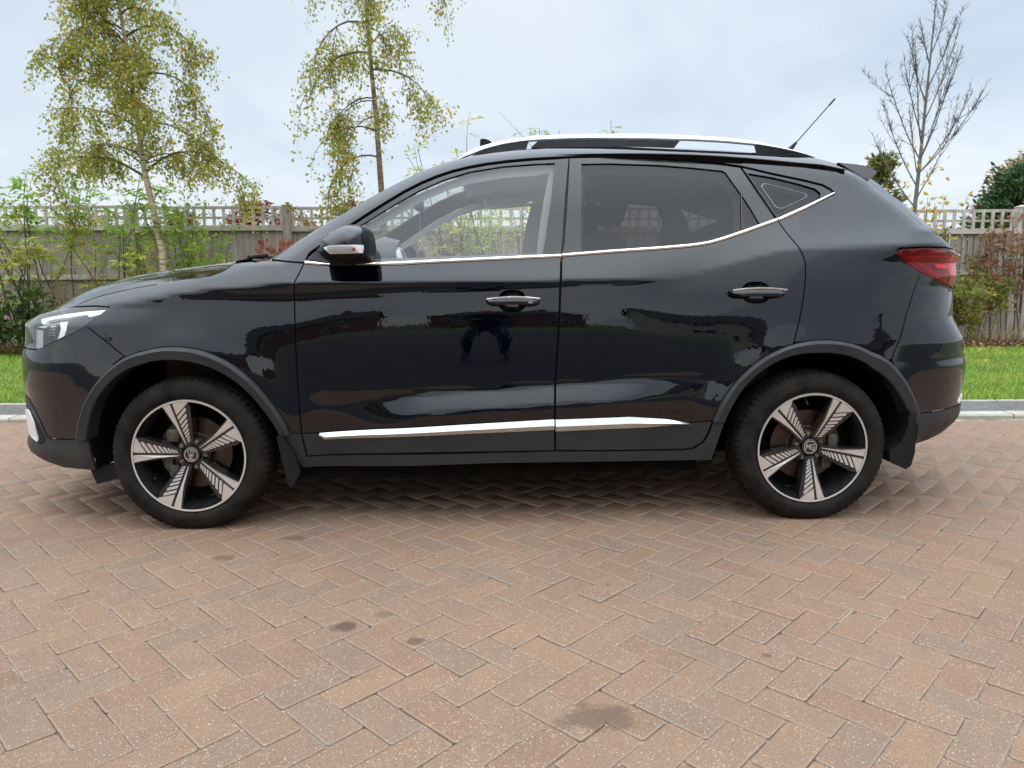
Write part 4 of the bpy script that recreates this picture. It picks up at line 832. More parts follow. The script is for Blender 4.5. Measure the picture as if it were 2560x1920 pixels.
# scuttle below the windscreen, with wipers
V = []; n = 15
for j, (dx, dz) in enumerate(((-0.14, -0.030), (0.02, -0.004))):
    for i in range(n):
        a_ = -1+2*i/(n-1); V.append((0.30+dx-0.16*(1-abs(a_)**2.4), YC+a_*0.70, 1.105+dz+0.005*(1-a_*a_)))
mb.add(V, [(i, i+1, n+i+1, n+i) for i in range(n-1)]); cpart('scuttle', mb.v, mb.f, 'plastic_dark', mirror=False)
mb = MB(); mb.tube([(0.10,0.52,1.112),(0.145,0.53,1.132),(0.20,0.56,1.140)], 0.010, 6).tube([(0.13,0.50,1.128),(0.17,0.80,1.138),(0.17,1.10,1.142)], 0.008, 6); cpart('wiper', mb.v, mb.f, 'plastic_dark', mirror=False)
# spoiler wedge, high level edge of the tailgate
sp_ = [(x-(0.012 if x > 2.93 else 0), z) for x, z in O['spoiler']]; V = []; ns = 15
for i in range(ns):
    a_ = -1+2*i/(ns-1); wy = 0.50*a_; bo = 0.06*(1-abs(a_)**2.5)
    for x, z in sp_: V.append((x+bo, YC+wy*(1+(1.530-z)*0.95), z+0.012*(1-a_*a_)))
m_ = len(sp_); Fc = [(i*m_+j, i*m_+(j+1) % m_, (i+1)*m_+(j+1) % m_, (i+1)*m_+j) for i in range(ns-1) for j in range(m_)]+[tuple(range(m_)), tuple((ns-1)*m_+j for j in range(m_))[::-1]]
so = cpart('roof_spoiler', V, Fc, 'paint', mirror=False, smooth=True)
# --- roof rails
def rail(yc_):
    t_, b_ = resample(O['rail_top'], 40), resample(O['rail_bot'], 40); V = []
    for (xt, zt), (xb, zb) in zip(t_, b_):
        h = max(zt-zb, 0.004); xm = (xt+xb)/2
        zm = (zt+zb)/2; sg_ = 1 if yc_ < YC else -1
        for dy, dz in ((-0.003,0.52),(-0.012,0.30),(-0.0185,-0.28),(-0.0175,-0.46),(-0.010,-0.52),(0.012,-0.52),(0.016,0.05),(0.008,0.46)): V.append((xm, yc_+sg_*dy, zm+h*dz))
    Fc = [(i*8+k, i*8+(k+1) % 8, (i+1)*8+(k+1) % 8, (i+1)*8+k) for i in range(39) for k in range(8)]+[tuple(range(8))[::-1], tuple(39*8+k for k in range(8))]
    return V, Fc
for yy, sgn in ((0.40, 1), (2*YC-0.40, -1)):
    V, Fc = rail(yy); r_ = cpart('roof_rail', V, Fc, 'rail_silver', mirror=False)
    for k in ('footF', 'footR'): mb = MB(); mb.prism([(x, z) for x, z in O[k][:4+(k == 'footF')]]+[(x, z-0.05) for x, z in O[k][4+(k == 'footF'):]], yy-0.012, yy+0.016); cpart('rail_foot', mb.v, mb.f, 'frame_black', r_, mirror=False, smooth=False).location = (0,0,0)
mb = MB(); mb.prism([(x, z+(0.012 if z > 1.64 else 0)) for x, z in O['sunroof']], 0.60, 2*YC-0.60); cpart('sunroof_panel', mb.v, mb.f, 'frame_black', mirror=False, smooth=False)
mb = MB(); mb.prism(O['fin'], 0.93, 1.07); cpart('sunroof_deflector', mb.v, mb.f, 'plastic_dark', mirror=False, smooth=False)
(ax, az), (bx, bz) = O['antenna']; mb = MB(); L_ = np.array([bx-ax, 0, bz-az]); A_ = np.array([ax, YC, az])
mb.tube([A_-L_*0.06, A_+L_*0.10], [0.014, 0.006], 8).tube([A_+L_*0.08, A_+L_*0.86], 0.0028, 6).tube([A_+L_*0.86, A_+L_], 0.0045, 6)
# antenna foot stands on the roof behind
cpart('aerial', mb.v, mb.f, 'plastic_dark', mirror=False)
# --- door handles
for pr, k, cup in ((fd, 'F', cupF), (rd, 'R', cupR)):
    Vc, Tc, lp = fill(dense(cup, 0.01), 0.012); d_ = pdist(Vc, cup); P, n_ = surf(Vc[:,0], Vc[:,1]); q = np.clip(d_/0.035, 0, 1); P = P-n_*(0.004+0.026*np.sqrt(1-(1-q)**2))[:,None]
    cpart('handle_cup', P, [tuple(t) for t in Tc], 'paint', pr, mirror=False)
    c = O['handle'+k]; (x0, z0), (x1, z1) = c[3], c[1]; h = (z1-z0)/2; zc0 = (z0+z1)/2
    pts = [(x0, zc0+h*.45),(x0+.012, zc0+h*.62),(x0+.06, zc0+h*.85),((x0+x1)/2, zc0+h),(x1-.06, zc0+h*.9),(x1-.008, zc0+h*.7),(x1, zc0+h*.4),(x1-.004, zc0-h*.55),(x1-.03, zc0-h*.95),((x0+x1)/2, zc0-h),(x0+.03, zc0-h*.85),(x0+.006, zc0-h*.4)]
    base = lambda Vv: surf(Vv[:,0], Vv[:,1], 0.012)[0][:,1]
    inflate('door_handle', chaikin(pts, 1, True), None, 0.030, 0.016, 'frame_black', res=0.007, parent=pr, mirror=False, base=base, thick=0.004)
    tp = [(x0+.006, zc0+h*.42),(x0+.06, zc0+h*.70),((x0+x1)/2, zc0+h*.82),(x1-.06, zc0+h*.74),(x1-.004, zc0+h*.45)]; bt = [(x, z-0.0065) for x, z in tp]
    tpp, btt = resample(tp, 24), resample(bt, 24); ribbon('handle_trim', [tpp, tpp*.5+btt*.5, btt], [0.040, 0.0445, 0.0425], 'chrome', n=24, parent=pr, mirror=False)
# small sensor button on the front handle
xb, zb = 1.395, 0.932; P, n_ = surf(np.array([xb]), np.array([zb])); mb = MB(); y_ = P[0,1]-0.0435; mb.box(xb-.008, xb+.008, y_-.003, y_+.004, zb-.004, zb+.004); cpart('handle_button', mb.v, mb.f, 'satin_silver', fd, mirror=False, smooth=False)
# --- door mirror
mo = chaikin(O['mir_all'], 1, True); mc = O['mir_cap']
lowp = [p for p in O['mir_all'][:2]]+R_(mc[10:])+[(mc[9][0], mc[9][1])]+[(mc[8][0], mc[8][1])]+O['mir_all'][9:]
lowp = [O['mir_all'][0]]+[(0.5889,1.1445),(0.6181,1.1468),(0.6638,1.1511),(0.7186,1.1536),(0.7690,1.1543),(0.7637,1.1873),(0.7556,1.2143),(0.7468,1.2244),(0.7400,1.2280)]+O['mir_all'][9:]
mh = inflate('wing_mirror', mc, -0.075, 0.125, 0.075, 'paint', res=0.009, outline=O['mir_all'], thick=0.09)
inflate('mirror_lower_shell', lowp, -0.075, 0.123, 0.075, 'plastic_dark', res=0.009, outline=O['mir_all'], parent=mh, mirror=False, thick=0.09)
ind = inflate('mirror_indicator', O['mir_ind'], -0.075, 0.1285, 0.075, 'lamp_white', res=0.009, outline=O['mir_all'], parent=mh, mirror=False, thick=-0.05)
for k in range(4):
    z_ = 1.1255+0.006*k; pts = np.stack([np.linspace(0.645+0.004*k*-1, 0.728, 12), np.full(12, z_)], 1); d_ = pdist(pts, O['mir_all']); q = np.clip(d_/0.075, 0, 1); yv = -0.075-0.1295*np.sqrt(1-(1-q)**2)
    mb = MB(); mb.tube([(p[0], y_, p[1]) for p, y_ in zip(pts, yv)], 0.0011, 5); cpart('lamp_rib', mb.v, mb.f, 'lamp_grey', mh, mirror=False)
bx_, bz_ = O['mir_bulb'][0]; d_ = pdist(np.array([[bx_, bz_]]), O['mir_all']); yv = -0.075-0.127*math.sqrt(1-(1-min(1, d_[0]/0.075))**2); mb = MB(); mb.box(bx_-.006, bx_+.006, yv-.006, yv+.01, bz_-.007, bz_+.006, 0.002); cpart('bulb', mb.v, mb.f, 'amber', mh, mirror=False)
mb = MB(); mb.box(0.62, 0.70, -0.09, 0.06, 1.078, 1.10, 0.008); cpart('mirror_foot', mb.v, mb.f, 'plastic_dark', mh, mirror=False)
panel('mirror_sail', [(0.503,1.103),(0.545,1.158),(0.625,1.215),(0.660,1.216),(0.622,1.138),(0.652,1.094),(0.58,1.092)], 'plastic_dark', off=0.001, inset=0.002, res=0.02)
# --- headlight
hlp = O['hl_top'][1:]+[(-0.862,0.852),(-0.862,0.742)]+R_(O['hl_bot'])[:-1]+[O['hl_bot'][0]]
hl_h = panel('headlight', hlp, 'lamp_dark', off=-0.055, inset=0.002, depth=0.01)
def hl_piece(name, poly, mat, off): return panel(name, poly, mat, off=off, inset=0, depth=0.012, parent=hl_h, mirror=False, res=0.012)
hl_piece('daytime_light', O['hl_drl'], 'lamp_white', -0.014)
hl_piece('lamp_bezel', [(-0.80,0.858),(-0.66,0.872),(-0.50,0.885),(-0.455,0.86),(-0.46,0.795),(-0.62,0.746),(-0.84,0.746),(-0.85,0.80)], 'lamp_grey', -0.043)
hl_piece('lamp_surround', O['hl_ring'], 'lamp_white', -0.034)
hl_piece('projector', O['hl_proj'], 'lamp_dark', -0.028)
hl_piece('lamp_blade', O['hl_blade'], 'lamp_white', -0.020)
for k in range(5):
    z_ = 0.802+0.011*k; c = np.stack([np.linspace(-0.545+0.002*k, -0.497, 10), np.full(10, z_)+np.linspace(0,.003,10)], 1); ribbon('lamp_fin', [c, c+np.array((0,0.0035))], [-0.022, -0.016], 'lamp_white', n=10, parent=hl_h, mirror=False)
panel('headlight_lens', hlp, 'glass_lamp', off=-0.002, inset=0.002, depth=0.004, parent=hl_h, mirror=False)
# --- tail light
tlp = O['tail_light'][:4]+[(3.40,1.132),(3.435,1.10),(3.42,0.985),(3.37,0.968)]+O['tail_light'][4:]
tl_h = panel('tail_light', tlp, 'lamp_red_dark', off=-0.016, inset=0.003)
tri = np.array([(2.9364,1.1060),(3.205,1.1080),(3.226,1.0609),(3.2028,1.0145),(3.1889,1.0090),(3.08,1.045),(2.9364,1.1060)])
cen = np.array((3.13,1.075)); ribbon('light_outline', [tri, tri+(cen-tri)*0.035], [-0.004, -0.004], 'lamp_red', n=70, parent=tl_h, mirror=False)
panel('light_bar', O['tl_b'], 'lamp_red', off=-0.004, inset=0, depth=0.006, parent=tl_h, mirror=False, res=0.012)
panel('light_edge', [(3.255,1.124),(3.33,1.120),(3.40,1.10),(3.395,1.00),(3.35,0.978),(3.30,0.985),(3.29,1.03),(3.262,1.035)], 'lamp_red', off=-0.006, inset=0, depth=0.006, parent=tl_h, mirror=False, res=0.015)
panel('tail_light_lens', tlp, 'glass_red', off=0.001, inset=0.003, depth=0.004, parent=tl_h, mirror=False)
panel('rear_accent', [(3.36,0.458),(3.50,0.462),(3.49,0.492),(3.38,0.480)], 'rail_silver', off=0.004, inset=0)
# --- mud flaps
def flap(name, poly, y0, y1): mb = MB(); mb.prism(poly, y0, y1); o = cpart(name, mb.v, mb.f, 'plastic_dark', smooth=False); return o
flap('mud_flap', [(0.360,0.395),(0.385,0.400),(0.425,0.33),(0.448,0.253),(0.452,0.245),(0.420,0.190),(0.405,0.178),(0.395,0.20),(0.378,0.30)], -0.005, 0.010)
flap('mud_flap', [(2.985,0.470),(3.012,0.462),(3.020,0.38),(3.020,0.29),(3.008,0.235),(2.985,0.218),(2.915,0.252),(2.912,0.30),(2.960,0.34),(2.982,0.40)], 0.000, 0.22)
flap('mud_flap', [(-0.46,0.265),(-0.40,0.255),(-0.33,0.262),(-0.335,0.20),(-0.43,0.175)], 0.10, 0.14)
# --- wheels
def wheel(name, ang0, near=True):
    R0 = empty(name); R0.parent = car
    def wp(nm, mb, mat, smooth=True, bev=0): o = mb.build(nm, mat, R0, smooth, bev); return o
    # tyre: profile (radius, axial), outer face at -0.1075
    pr = [(0.232,0.085),(0.262,0.106),(0.295,0.100),(0.312,0.092),(0.3215,0.070),(0.3235,0.052),(0.3170,0.0505),(0.3170,0.0455),(0.3240,0.044),(0.3245,0.018),(0.3170,0.0165),(0.3170,0.0115),(0.3245,0.010),(0.3245,-0.010),(0.3170,-0.0115),(0.3170,-0.0165),(0.3245,-0.018),(0.3240,-0.044),(0.3170,-0.0455),(0.3170,-0.0505),(0.3235,-0.052),(0.3215,-0.070),(0.3175,-0.082),(0.3110,-0.0905),(0.3030,-0.0975),(0.2990,-0.0995),(0.2975,-0.1020),(0.2860,-0.1065),(0.2740,-0.1080),(0.2700,-0.1095),(0.2560,-0.1085),(0.2450,-0.1030),(0.2380,-0.0960),(0.2330,-0.0930)]
    ns = 288; mb = MB(); V = []; m = len(pr)
    for k in range(ns):
        a_ = 2*math.pi*k/ns; sipe = 0.0048 if k % 4 == 0 else 0.0
        for (r, t) in pr:
            rr = r; aa = a_
            if 0.052 <= abs(t) <= 0.0905 and r > 0.309: rr = r-sipe; 
            x, z = rr*math.cos(aa), rr*math.sin(aa); z = max(z, -0.3125) if r > 0.30 else z; V.append((x, t, z))
    Fc = [(k*m+i, k*m+i+1, ((k+1) % ns)*m+i+1, ((k+1) % ns)*m+i) for k in range(ns) for i in range(m-1)]
    mb.add(V, Fc); wp('tyre', mb, 'tyre')
    mb = MB(); mb.lathe([(0.2375,-0.092),(0.2365,-0.0985),(0.2335,-0.1005)], 96); wp('rim_edge', mb, 'wheel_black')
    mb = MB(); mb.lathe([(0.2335,-0.1005),(0.2295,-0.1010),(0.2262,-0.0998)], 96); wp('rim_lip', mb, 'machined')
    mb = MB(); mb.lathe([(0.2262,-0.0998),(0.2240,-0.0965),(0.2225,-0.085)], 96); wp('rim_shoulder', mb, 'wheel_black')
    mb = MB(); mb.lathe([(0.2228,-0.094),(0.214,-0.075),(0.206,-0.045),(0.202,0.0),(0.205,0.06),(0.215,0.09),(0.233,0.095)], 72); wp('rim_barrel', mb, 'wheel_black')
    def pol(deg, r): a_ = math.radians(deg); return (r*math.cos(a_), r*math.sin(a_))
    def plate(poly, y0, y1, ch=0.0):
        """plate in the wheel plane; dish: the face sinks towards the hub"""
        mb = MB(); n = len(poly)
        dish = lambda x, z: 0.030*max(0.0, 1-math.hypot(x, z)/0.225)**1.4
        P0 = [(x, y0+dish(x, z), z) for x, z in poly]; P1 = [(x, y1+dish(x, z), z) for x, z in poly]
        mb.add(P0+P1, [tuple(range(n)), tuple(range(2*n-1, n-1, -1))]+[(i, n+i, n+(i+1) % n, (i+1) % n) for i in range(n)]); return mb
    first = None
    for s in range(5):
        g = ang0+72*s
        def loc(r, t):           # radial distance r along the groove, t: sideways in the anticlockwise sense
            a_ = math.radians(g); return (r*math.cos(a_)-t*math.sin(a_), r*math.sin(a_)+t*math.cos(a_))
        # dark spoke body
        body = [loc(0.040,0.016)]+[loc(0.12,0.020), loc(0.19,0.034)]+[pol(g+10.5, 0.2235), pol(g+3, 0.2245), pol(g-6, 0.2245), pol(g-17.5, 0.2235)]+[loc(0.19,-0.069), loc(0.12,-0.048), loc(0.040,-0.022)]
        wp('spoke', plate(body, -0.094, -0.050), 'wheel_black', False)
        blade = [loc(0.048,0.0035), loc(0.215,0.0045), pol(g+1.5, 0.2265), pol(g+5.5, 0.2268), pol(g+9.5, 0.2262), pol(g+8.6, 0.213), loc(0.13,0.0135), loc(0.052,0.0062)]
        wp('spoke_blade', plate(blade, -0.0985, -0.093), 'machined', False)
        # ladder of bars: each slants outwards away from the groove
        rr = [0.052,0.062,0.0735,0.0865,0.101,0.117,0.135,0.155]; wd = [0.0058,0.0068,0.0080,0.0090,0.0100,0.0114,0.0128,0.0138]
        wid = lambda r: 0.0105+0.055*((r-0.04)/0.185)**0.92
        for r, w_ in zip(rr, wd):
            t1 = wid(r+0.25*w_+0.012); sl = 0.62*(t1-0.004)
            bar = [loc(r, -0.0062), loc(r+w_, -0.0062), loc(r+w_+sl, -t1), loc(r+sl, -t1*0.985)]
            wp('spoke_bar', plate(bar, -0.0978, -0.093), 'machined', False)
        r = 0.176; t1 = 0.0575; endp = [loc(r, -0.0062), loc(0.217, -0.0062), pol(g-2, 0.2266), pol(g-8, 0.2270), pol(g-14, 0.2266), pol(g-17.8, 0.2255), loc(0.2085, -0.0605)]
        wp('spoke_end', plate(endp, -0.0985, -0.093), 'machined', False)
        a_ = math.radians(g+36); mb = MB(); cx, cz = 0.054*math.cos(a_), 0.054*math.sin(a_)
        mb.lathe([(0.0,-0.068),(0.007,-0.0672),(0.0110,-0.063),(0.0125,-0.056),(0.0125,-0.035)], 14, (cx, 0, cz)); wp('wheel_nut', mb, 'nut')
    mb = MB(); mb.lathe([(0.0,-0.052),(0.040,-0.052),(0.068,-0.046),(0.074,-0.030),(0.074,-0.01)], 40); wp('hub', mb, 'wheel_black')
    oc = [(0.0275*math.cos(math.radians(22.5+45*k)), 0.0275*math.sin(math.radians(22.5+45*k))) for k in range(8)]
    mb = MB(); mb.lathe([(0.0,-0.0745),(0.030,-0.0745),(0.034,-0.072),(0.035,-0.05)], 40); cap = wp('centre_cap', mb, 'wheel_black')
    # octagon badge with the two letters, machined relief
    mb = MB()
    def strokes(path, w_, y0=-0.0775, y1=-0.0740):
        for (x0, z0), (x1, z1) in zip(path[:-1], path[1:]):
            dx, dz = x1-x0, z1-z0; L = math.hypot(dx, dz); nx_, nz_ = -dz/L*w_/2, dx/L*w_/2; ex, ez = dx/L*w_*0.3, dz/L*w_*0.3
            mb.prism([(x0-ex+nx_, z0-ez+nz_),(x0-ex-nx_, z0-ez-nz_),(x1+ex-nx_, z1+ez-nz_),(x1+ex+nx_, z1+ez+nz_)], y0, y1)
    strokes(oc+oc[:1], 0.0028); strokes([(-0.0175,-0.010),(-0.0175,0.011),(-0.0100,-0.002),(-0.0025,0.011),(-0.0025,-0.010)], 0.0032); strokes([(0.0185,0.0085),(0.0155,0.011),(0.0065,0.011),(0.0035,0.008),(0.0035,-0.007),(0.0065,-0.010),(0.0155,-0.010),(0.0185,-0.007),(0.0185,0.000),(0.0115,0.000)], 0.0032)
    bd = wp('badge', mb, 'chrome', False)
    bd.rotation_euler = (0, math.radians(-90 if name == 'wheel' and ang0 < 40 else 4), 0)
    mb = MB(); mb.lathe([(0.075,-0.020),(0.150,-0.020),(0.150,0.002),(0.075,0.002)], 64); wp('brake_disc', mb, 'disc')
    mb = MB(); mb.lathe([(0.0,0.03),(0.203,0.03),(0.203,0.045)], 48); wp('backing_disc', mb, 'liner')  # added dark disc, blocks the bright view through the wheel
    mb = MB(); mb.lathe([(0.070,-0.021),(0.0745,-0.024),(0.080,-0.024),(0.084,-0.0205)], 48); wp('disc_bell', mb, 'rust')
    sx = -1 if ang0 < 40 else 1
    mb = MB(); mb.box(sx*0.085-0.028, sx*0.085+0.028, -0.046, 0.03, 0.045, 0.105, 0.018).box(sx*0.115-0.022, sx*0.115+0.022, -0.040, 0.03, -0.07, 0.05, 0.016).box(sx*0.09-0.02, sx*0.09+0.02, -0.042, 0.03, -0.10, -0.05, 0.006); wp('brake_caliper', mb, 'caliper', False)
    va = math.radians(212 if ang0 < 40 else 96); c_ = np.array((math.cos(va), 0, math.sin(va))); mb = MB(); mb.tube([c_*0.205+np.array((0,-.052,0)), c_*0.185+np.array((0,-.072,0))], 0.0042, 8); wp('valve', mb, 'plastic_dark' if ang0 < 40 else 'satin_silver')
    return R0
def place_wheel(w_, x, y, rz): w_.location = (x-CX, y-YC, 0.3125); w_.rotation_euler = (0, 0, rz)
wf = wheel('wheel', 33); place_wheel(wf, 0.0, 0.1075, math.radians(-1.2))
wr = wheel('wheel', 61); place_wheel(wr, 2.585, 0.1075, 0)
def copy_tree(o, parent):
    c = o.copy(); COL.objects.link(c); c.parent = parent
    for ch in list(o.children): copy_tree(ch, c)
    return c
for src, x in ((wf, 0.0), (wr, 2.585)):
    c = copy_tree(src, car); place_wheel(c, x, 2*YC-0.1075, math.pi)
# --- cabin
def cab(name, fnc, mat, smooth=False, bev=0.0):
    mb = MB(); fnc(mb); mb.v = [tuple(p) for p in shift(mb.v)]; return mb.build(name, mat, car, smooth, bev)
# headlining just below the roof, inner trims of the far side with window openings
hl2 = [(x, z-0.045) for x, z in resample(RE[7:21], 16)]
V = []; n = 13
for (x, z) in hl2:
    w_ = 0.60
    for i in range(n): a_ = -1+2*i/(n-1); V.append((x, YC+a_*w_, z+0.02*(1-a_*a_)))
Fc = [(j*n+i, (j+1)*n+i, (j+1)*n+i+1, j*n+i+1) for j in range(15) for i in range(n-1)]
cpart('headlining', V, Fc, 'cabin_light', mirror=False)
def far_trim(name, poly, hole, mat, off, parent=None):
    V, T, lp = fill(dedupe(poly), 0.035, hole)
    P, n_ = surf(V[:,0], V[:,1], off); P[:,1] = 2*YC-P[:,1]
    cpart(name, P, [tuple(t) for t in T], mat, parent, mirror=False)
gF_in = inset_poly(O['glassF'], 0.028); gR_in = inset_poly(O['glassR'], 0.022)
trim = [(0.50,1.085),(0.62,1.19),(0.80,1.31),(0.95,1.40),(1.10,1.465),(1.30,1.51),(1.6,1.535),(1.95,1.535),(2.3,1.50),(2.55,1.46),(2.75,1.40),(2.70,1.18),(2.45,1.06),(0.50,1.00)]
ghole = chaikin(O['glassQ'], 0, True)
for side in (0, 1):
    V, T, lp = fill(dedupe(trim), 0.035, [gF_in, gR_in, inset_poly(O['glassQ'], 0.03)])
    P, n_ = surf(V[:,0], V[:,1], -0.040)
    if side: P[:,1] = 2*YC-P[:,1]
    cpart('pillar_trim', P, [tuple(t) for t in T], 'cabin_grey' if side else 'cabin_grey_shaded', mirror=False)  # near trim gets a darker grey, its shade put into the colour
cab('grab_handle', lambda m: m.tube([(1.22,2*YC-0.335,1.475),(1.225,2*YC-0.37,1.435),(1.245,2*YC-0.375,1.428),(1.48,2*YC-0.375,1.445),(1.50,2*YC-0.37,1.452),(1.505,2*YC-0.335,1.49)], 0.010, 8), 'cabin_light', True)
cab('dashboard', lambda m: m.add([(x, y, z) for y in (0.22, 0.5, 0.87, 1.24, 1.52) for x, z in ((0.36,1.075),(0.50,1.105+0.012*math.sin(y*3)),(0.62,1.10),(0.70,1.06),(0.72,0.98),(0.62,0.85))], [(k*6+i, k*6+i+1, (k+1)*6+i+1, (k+1)*6+i) for k in range(4) for i in range(5)]), 'cabin_dark', True)
cab('instrument_hood', lambda m: m.tube([(0.58,1.24,1.12),(0.66,1.24,1.14),(0.72,1.24,1.13)], [0.10,0.12,0.11], 10), 'cabin_dark', True)
def swheel(m):
    ring = [(0.80+0.17*math.cos(t)*0.42, 1.24+0.18*math.sin(t), 1.035-0.17*math.cos(t)*0.90) for t in np.linspace(0, 2*math.pi, 33)]
    m.tube(ring, 0.016, 8, cap=False); m.tube([(0.70,1.24,1.02),(0.80,1.24,1.035)], [0.03,0.05], 10); m.tube([(0.80,1.08,1.03),(0.80,1.40,1.03)], 0.014, 6)
cab('steering_wheel', swheel, 'cabin_grey', True)
cab('rear_view_mirror', lambda m: (m.box(0.86, 0.90, YC-0.11, YC+0.11, 1.37, 1.435, 0.015), m.box(0.80, 0.87, YC-0.025, YC+0.025, 1.40, 1.47, 0.01)), 'cabin_dark')
cab('sensor_pod', lambda m: m.box(0.74, 0.86, YC-0.06, YC+0.06, 1.40, 1.455, 0.012), 'cabin_dark')
def seat(name, y, x0, mat='seat_black', wd=0.25):
    s_ = empty(name); s_.parent = car
    def sp(nm, fn):
        mb = MB(); fn(mb); mb.v = [tuple(p) for p in shift(mb.v)]; return mb.build(nm, mat, s_, True)
    sp('cushion', lambda m: m.box(x0-0.48, x0+0.05, y-wd, y+wd, 0.52, 0.70, 0.05))
    R4 = Matrix.Translation((x0, y, 0.68)) @ Matrix.Rotation(math.radians(16), 4, 'Y')
    sp('backrest', lambda m: m.box(-0.02, 0.13, -wd, wd, 0.0, 0.58, 0.05, R4)); sp('headrest', lambda m: m.box(0.0, 0.10, -0.13, 0.13, 0.62, 0.80, 0.035, R4)); sp('headrest_post', lambda m: m.box(0.04, 0.06, -0.06, -0.045, 0.55, 0.64, 0, R4))
    return s_
seat('front_seat', 0.47, 1.56); seat('front_seat', 1.27, 1.56); seat('rear_seat', 0.45, 2.42); seat('rear_seat', 0.87, 2.42, wd=0.17); seat('rear_seat', 1.29, 2.42)
# far side copies of everything that exists on both sides
def mirror_copy(o, parent):
    c = o.copy(); COL.objects.link(c); c.parent = parent
    return c
for o in MIRRORED:
    if o.parent is not car: continue
    c = o.copy(); COL.objects.link(c); c.parent = car; c.scale = (1,-1,1)
    for ch in list(o.children):
        d = ch.copy(); COL.objects.link(d); d.parent = c
# scented tag hanging from the mirror
ht = empty('air_freshener', (0.885, YC, 1.37)); tag(ht, 'purple scented card on a string hanging from the rear view mirror inside the car', 'air freshener')
mb = MB(); mb.tube([(0,0,0),(0.002,-0.003,-0.20)], 0.0009, 4); mb.build('string', 'white_ink', ht)
mb = MB(); ov = [(0.030*math.cos(t)*(1-0.25*math.sin(t)), -0.285+0.085*math.sin(t)) for t in np.linspace(0, 2*math.pi, 28, endpoint=False)]; mb.prism(ov, -0.0015, 0.0015); cd = mb.build('card', 'purple', ht)
mb = MB()
for k, wl in enumerate((0.022, 0.026, 0.014)): mb.box(-wl/2, wl/2, -0.003, -0.0016, -0.285-0.016*k, -0.278-0.016*k)
mb.build('print', 'white_ink', ht)

# ------------------------------------------------------------------ plants
RNG = np.random.default_rng(5)
def leaf_mat(name, *stops, trans=0.5):
    a = N(name); r = a.geo().outputs['Random Per Island']; c = a.ramp(r, *stops)
    a.l(c, a.b.inputs['Base Color']); a.set(Roughness=0.55)
    t = a.n('ShaderNodeBsdfTranslucent'); a.l(c, t.inputs[0]); m = a.n('ShaderNodeMixShader'); m.inputs[0].default_value = trans
    a.l(a.b.outputs[0], m.inputs[1]); a.l(t.outputs[0], m.inputs[2]); a.l(m.outputs[0], a.o.inputs[0]); M[name] = a.m
G1, G2, G3, YL, YO, BR = (0.075,0.125,0.020), (0.115,0.165,0.028), (0.17,0.21,0.04), (0.40,0.32,0.04), (0.42,0.22,0.03), (0.16,0.085,0.03)
leaf_mat('leaf_birch', (0, (0.26,0.32,0.06)), (0.4, (0.36,0.40,0.08)), (0.68, (0.50,0.47,0.10)), (0.86, (0.66,0.52,0.08)), (1, (0.66,0.38,0.07)), trans=0.68)
leaf_mat('leaf_elder', (0, (0.143,0.288,0.036)), (0.5, (0.236,0.405,0.050)), (0.85, (0.371,0.506,0.076)), (1, YL))
leaf_mat('leaf_elder_yellow', (0, (0.270,0.389,0.059)), (0.5, (0.456,0.506,0.084)), (0.8, (0.675,0.608,0.101)), (1, (0.700,0.558,0.119)))
leaf_mat('leaf_fresh', (0, (0.17,0.29,0.03)), (0.6, (0.28,0.40,0.05)), (1, (0.44,0.46,0.07)))
leaf_mat('leaf_red', (0, (0.275,0.062,0.044)), (0.5, (0.400,0.100,0.075)), (0.8, (0.475,0.188,0.125)), (1, (0.275,0.250,0.075)))
leaf_mat('leaf_crimson', (0, (0.125,0.013,0.013)), (0.6, (0.250,0.027,0.020)), (1, (0.350,0.075,0.025)))
leaf_mat('leaf_yellow', (0, (0.575,0.375,0.025)), (0.6, (0.700,0.475,0.037)), (1, (0.525,0.250,0.037)))
leaf_mat('leaf_hedge', (0, (0.125,0.188,0.025)), (0.35, (0.213,0.263,0.037)), (0.65, (0.338,0.325,0.062)), (0.88, (0.425,0.300,0.075)), (1, (0.375,0.150,0.075)))
leaf_mat('leaf_olive', (0, (0.125,0.150,0.037)), (0.5, (0.200,0.200,0.056)), (0.85, (0.300,0.237,0.062)), (1, (0.350,0.163,0.062)))
leaf_mat('leaf_russet', (0, (0.200,0.088,0.050)), (0.5, (0.300,0.131,0.069)), (0.85, (0.375,0.188,0.088)), (1, (0.275,0.250,0.075)))
leaf_mat('leaf_brown', (0, (0.150,0.094,0.044)), (0.5, (0.263,0.175,0.075)), (1, (0.375,0.250,0.100)))
leaf_mat('leaf_conifer', (0, (0.025,0.060,0.020)), (0.6, (0.050,0.105,0.034)), (1, (0.09,0.15,0.04)), trans=0.15)
leaf_mat('leaf_cypress', (0, (0.062,0.094,0.025)), (0.5, (0.138,0.163,0.037)), (1, (0.325,0.275,0.050)), trans=0.15)
leaf_mat('leaf_orange', (0, (0.250,0.138,0.037)), (0.5, (0.400,0.213,0.044)), (1, (0.500,0.312,0.062)))
leaf_mat('leaf_weed', (0, (0.044,0.094,0.019)), (0.6, (0.088,0.163,0.031)), (1, (0.163,0.213,0.050)))
leaf_mat('straw', (0, (0.250,0.175,0.088)), (0.6, (0.375,0.275,0.138)), (1, (0.475,0.375,0.200)))
leaf_mat('litter', (0, (0.125,0.056,0.027)), (0.5, (0.250,0.125,0.056)), (0.85, (0.375,0.237,0.100)), (1, (0.525,0.350,0.075)), trans=0.05)
simple('bark_twig', (0.105,0.070,0.050), 0.85, var=0.3, scale=20)
simple('bark_grey', (0.150,0.130,0.110), 0.85, var=0.3, scale=18, bump=0.3)
simple('tree_tie', (0.008,0.008,0.008), 0.7)
simple('stake_wood', (0.30,0.22,0.13), 0.8, var=0.2, scale=10)
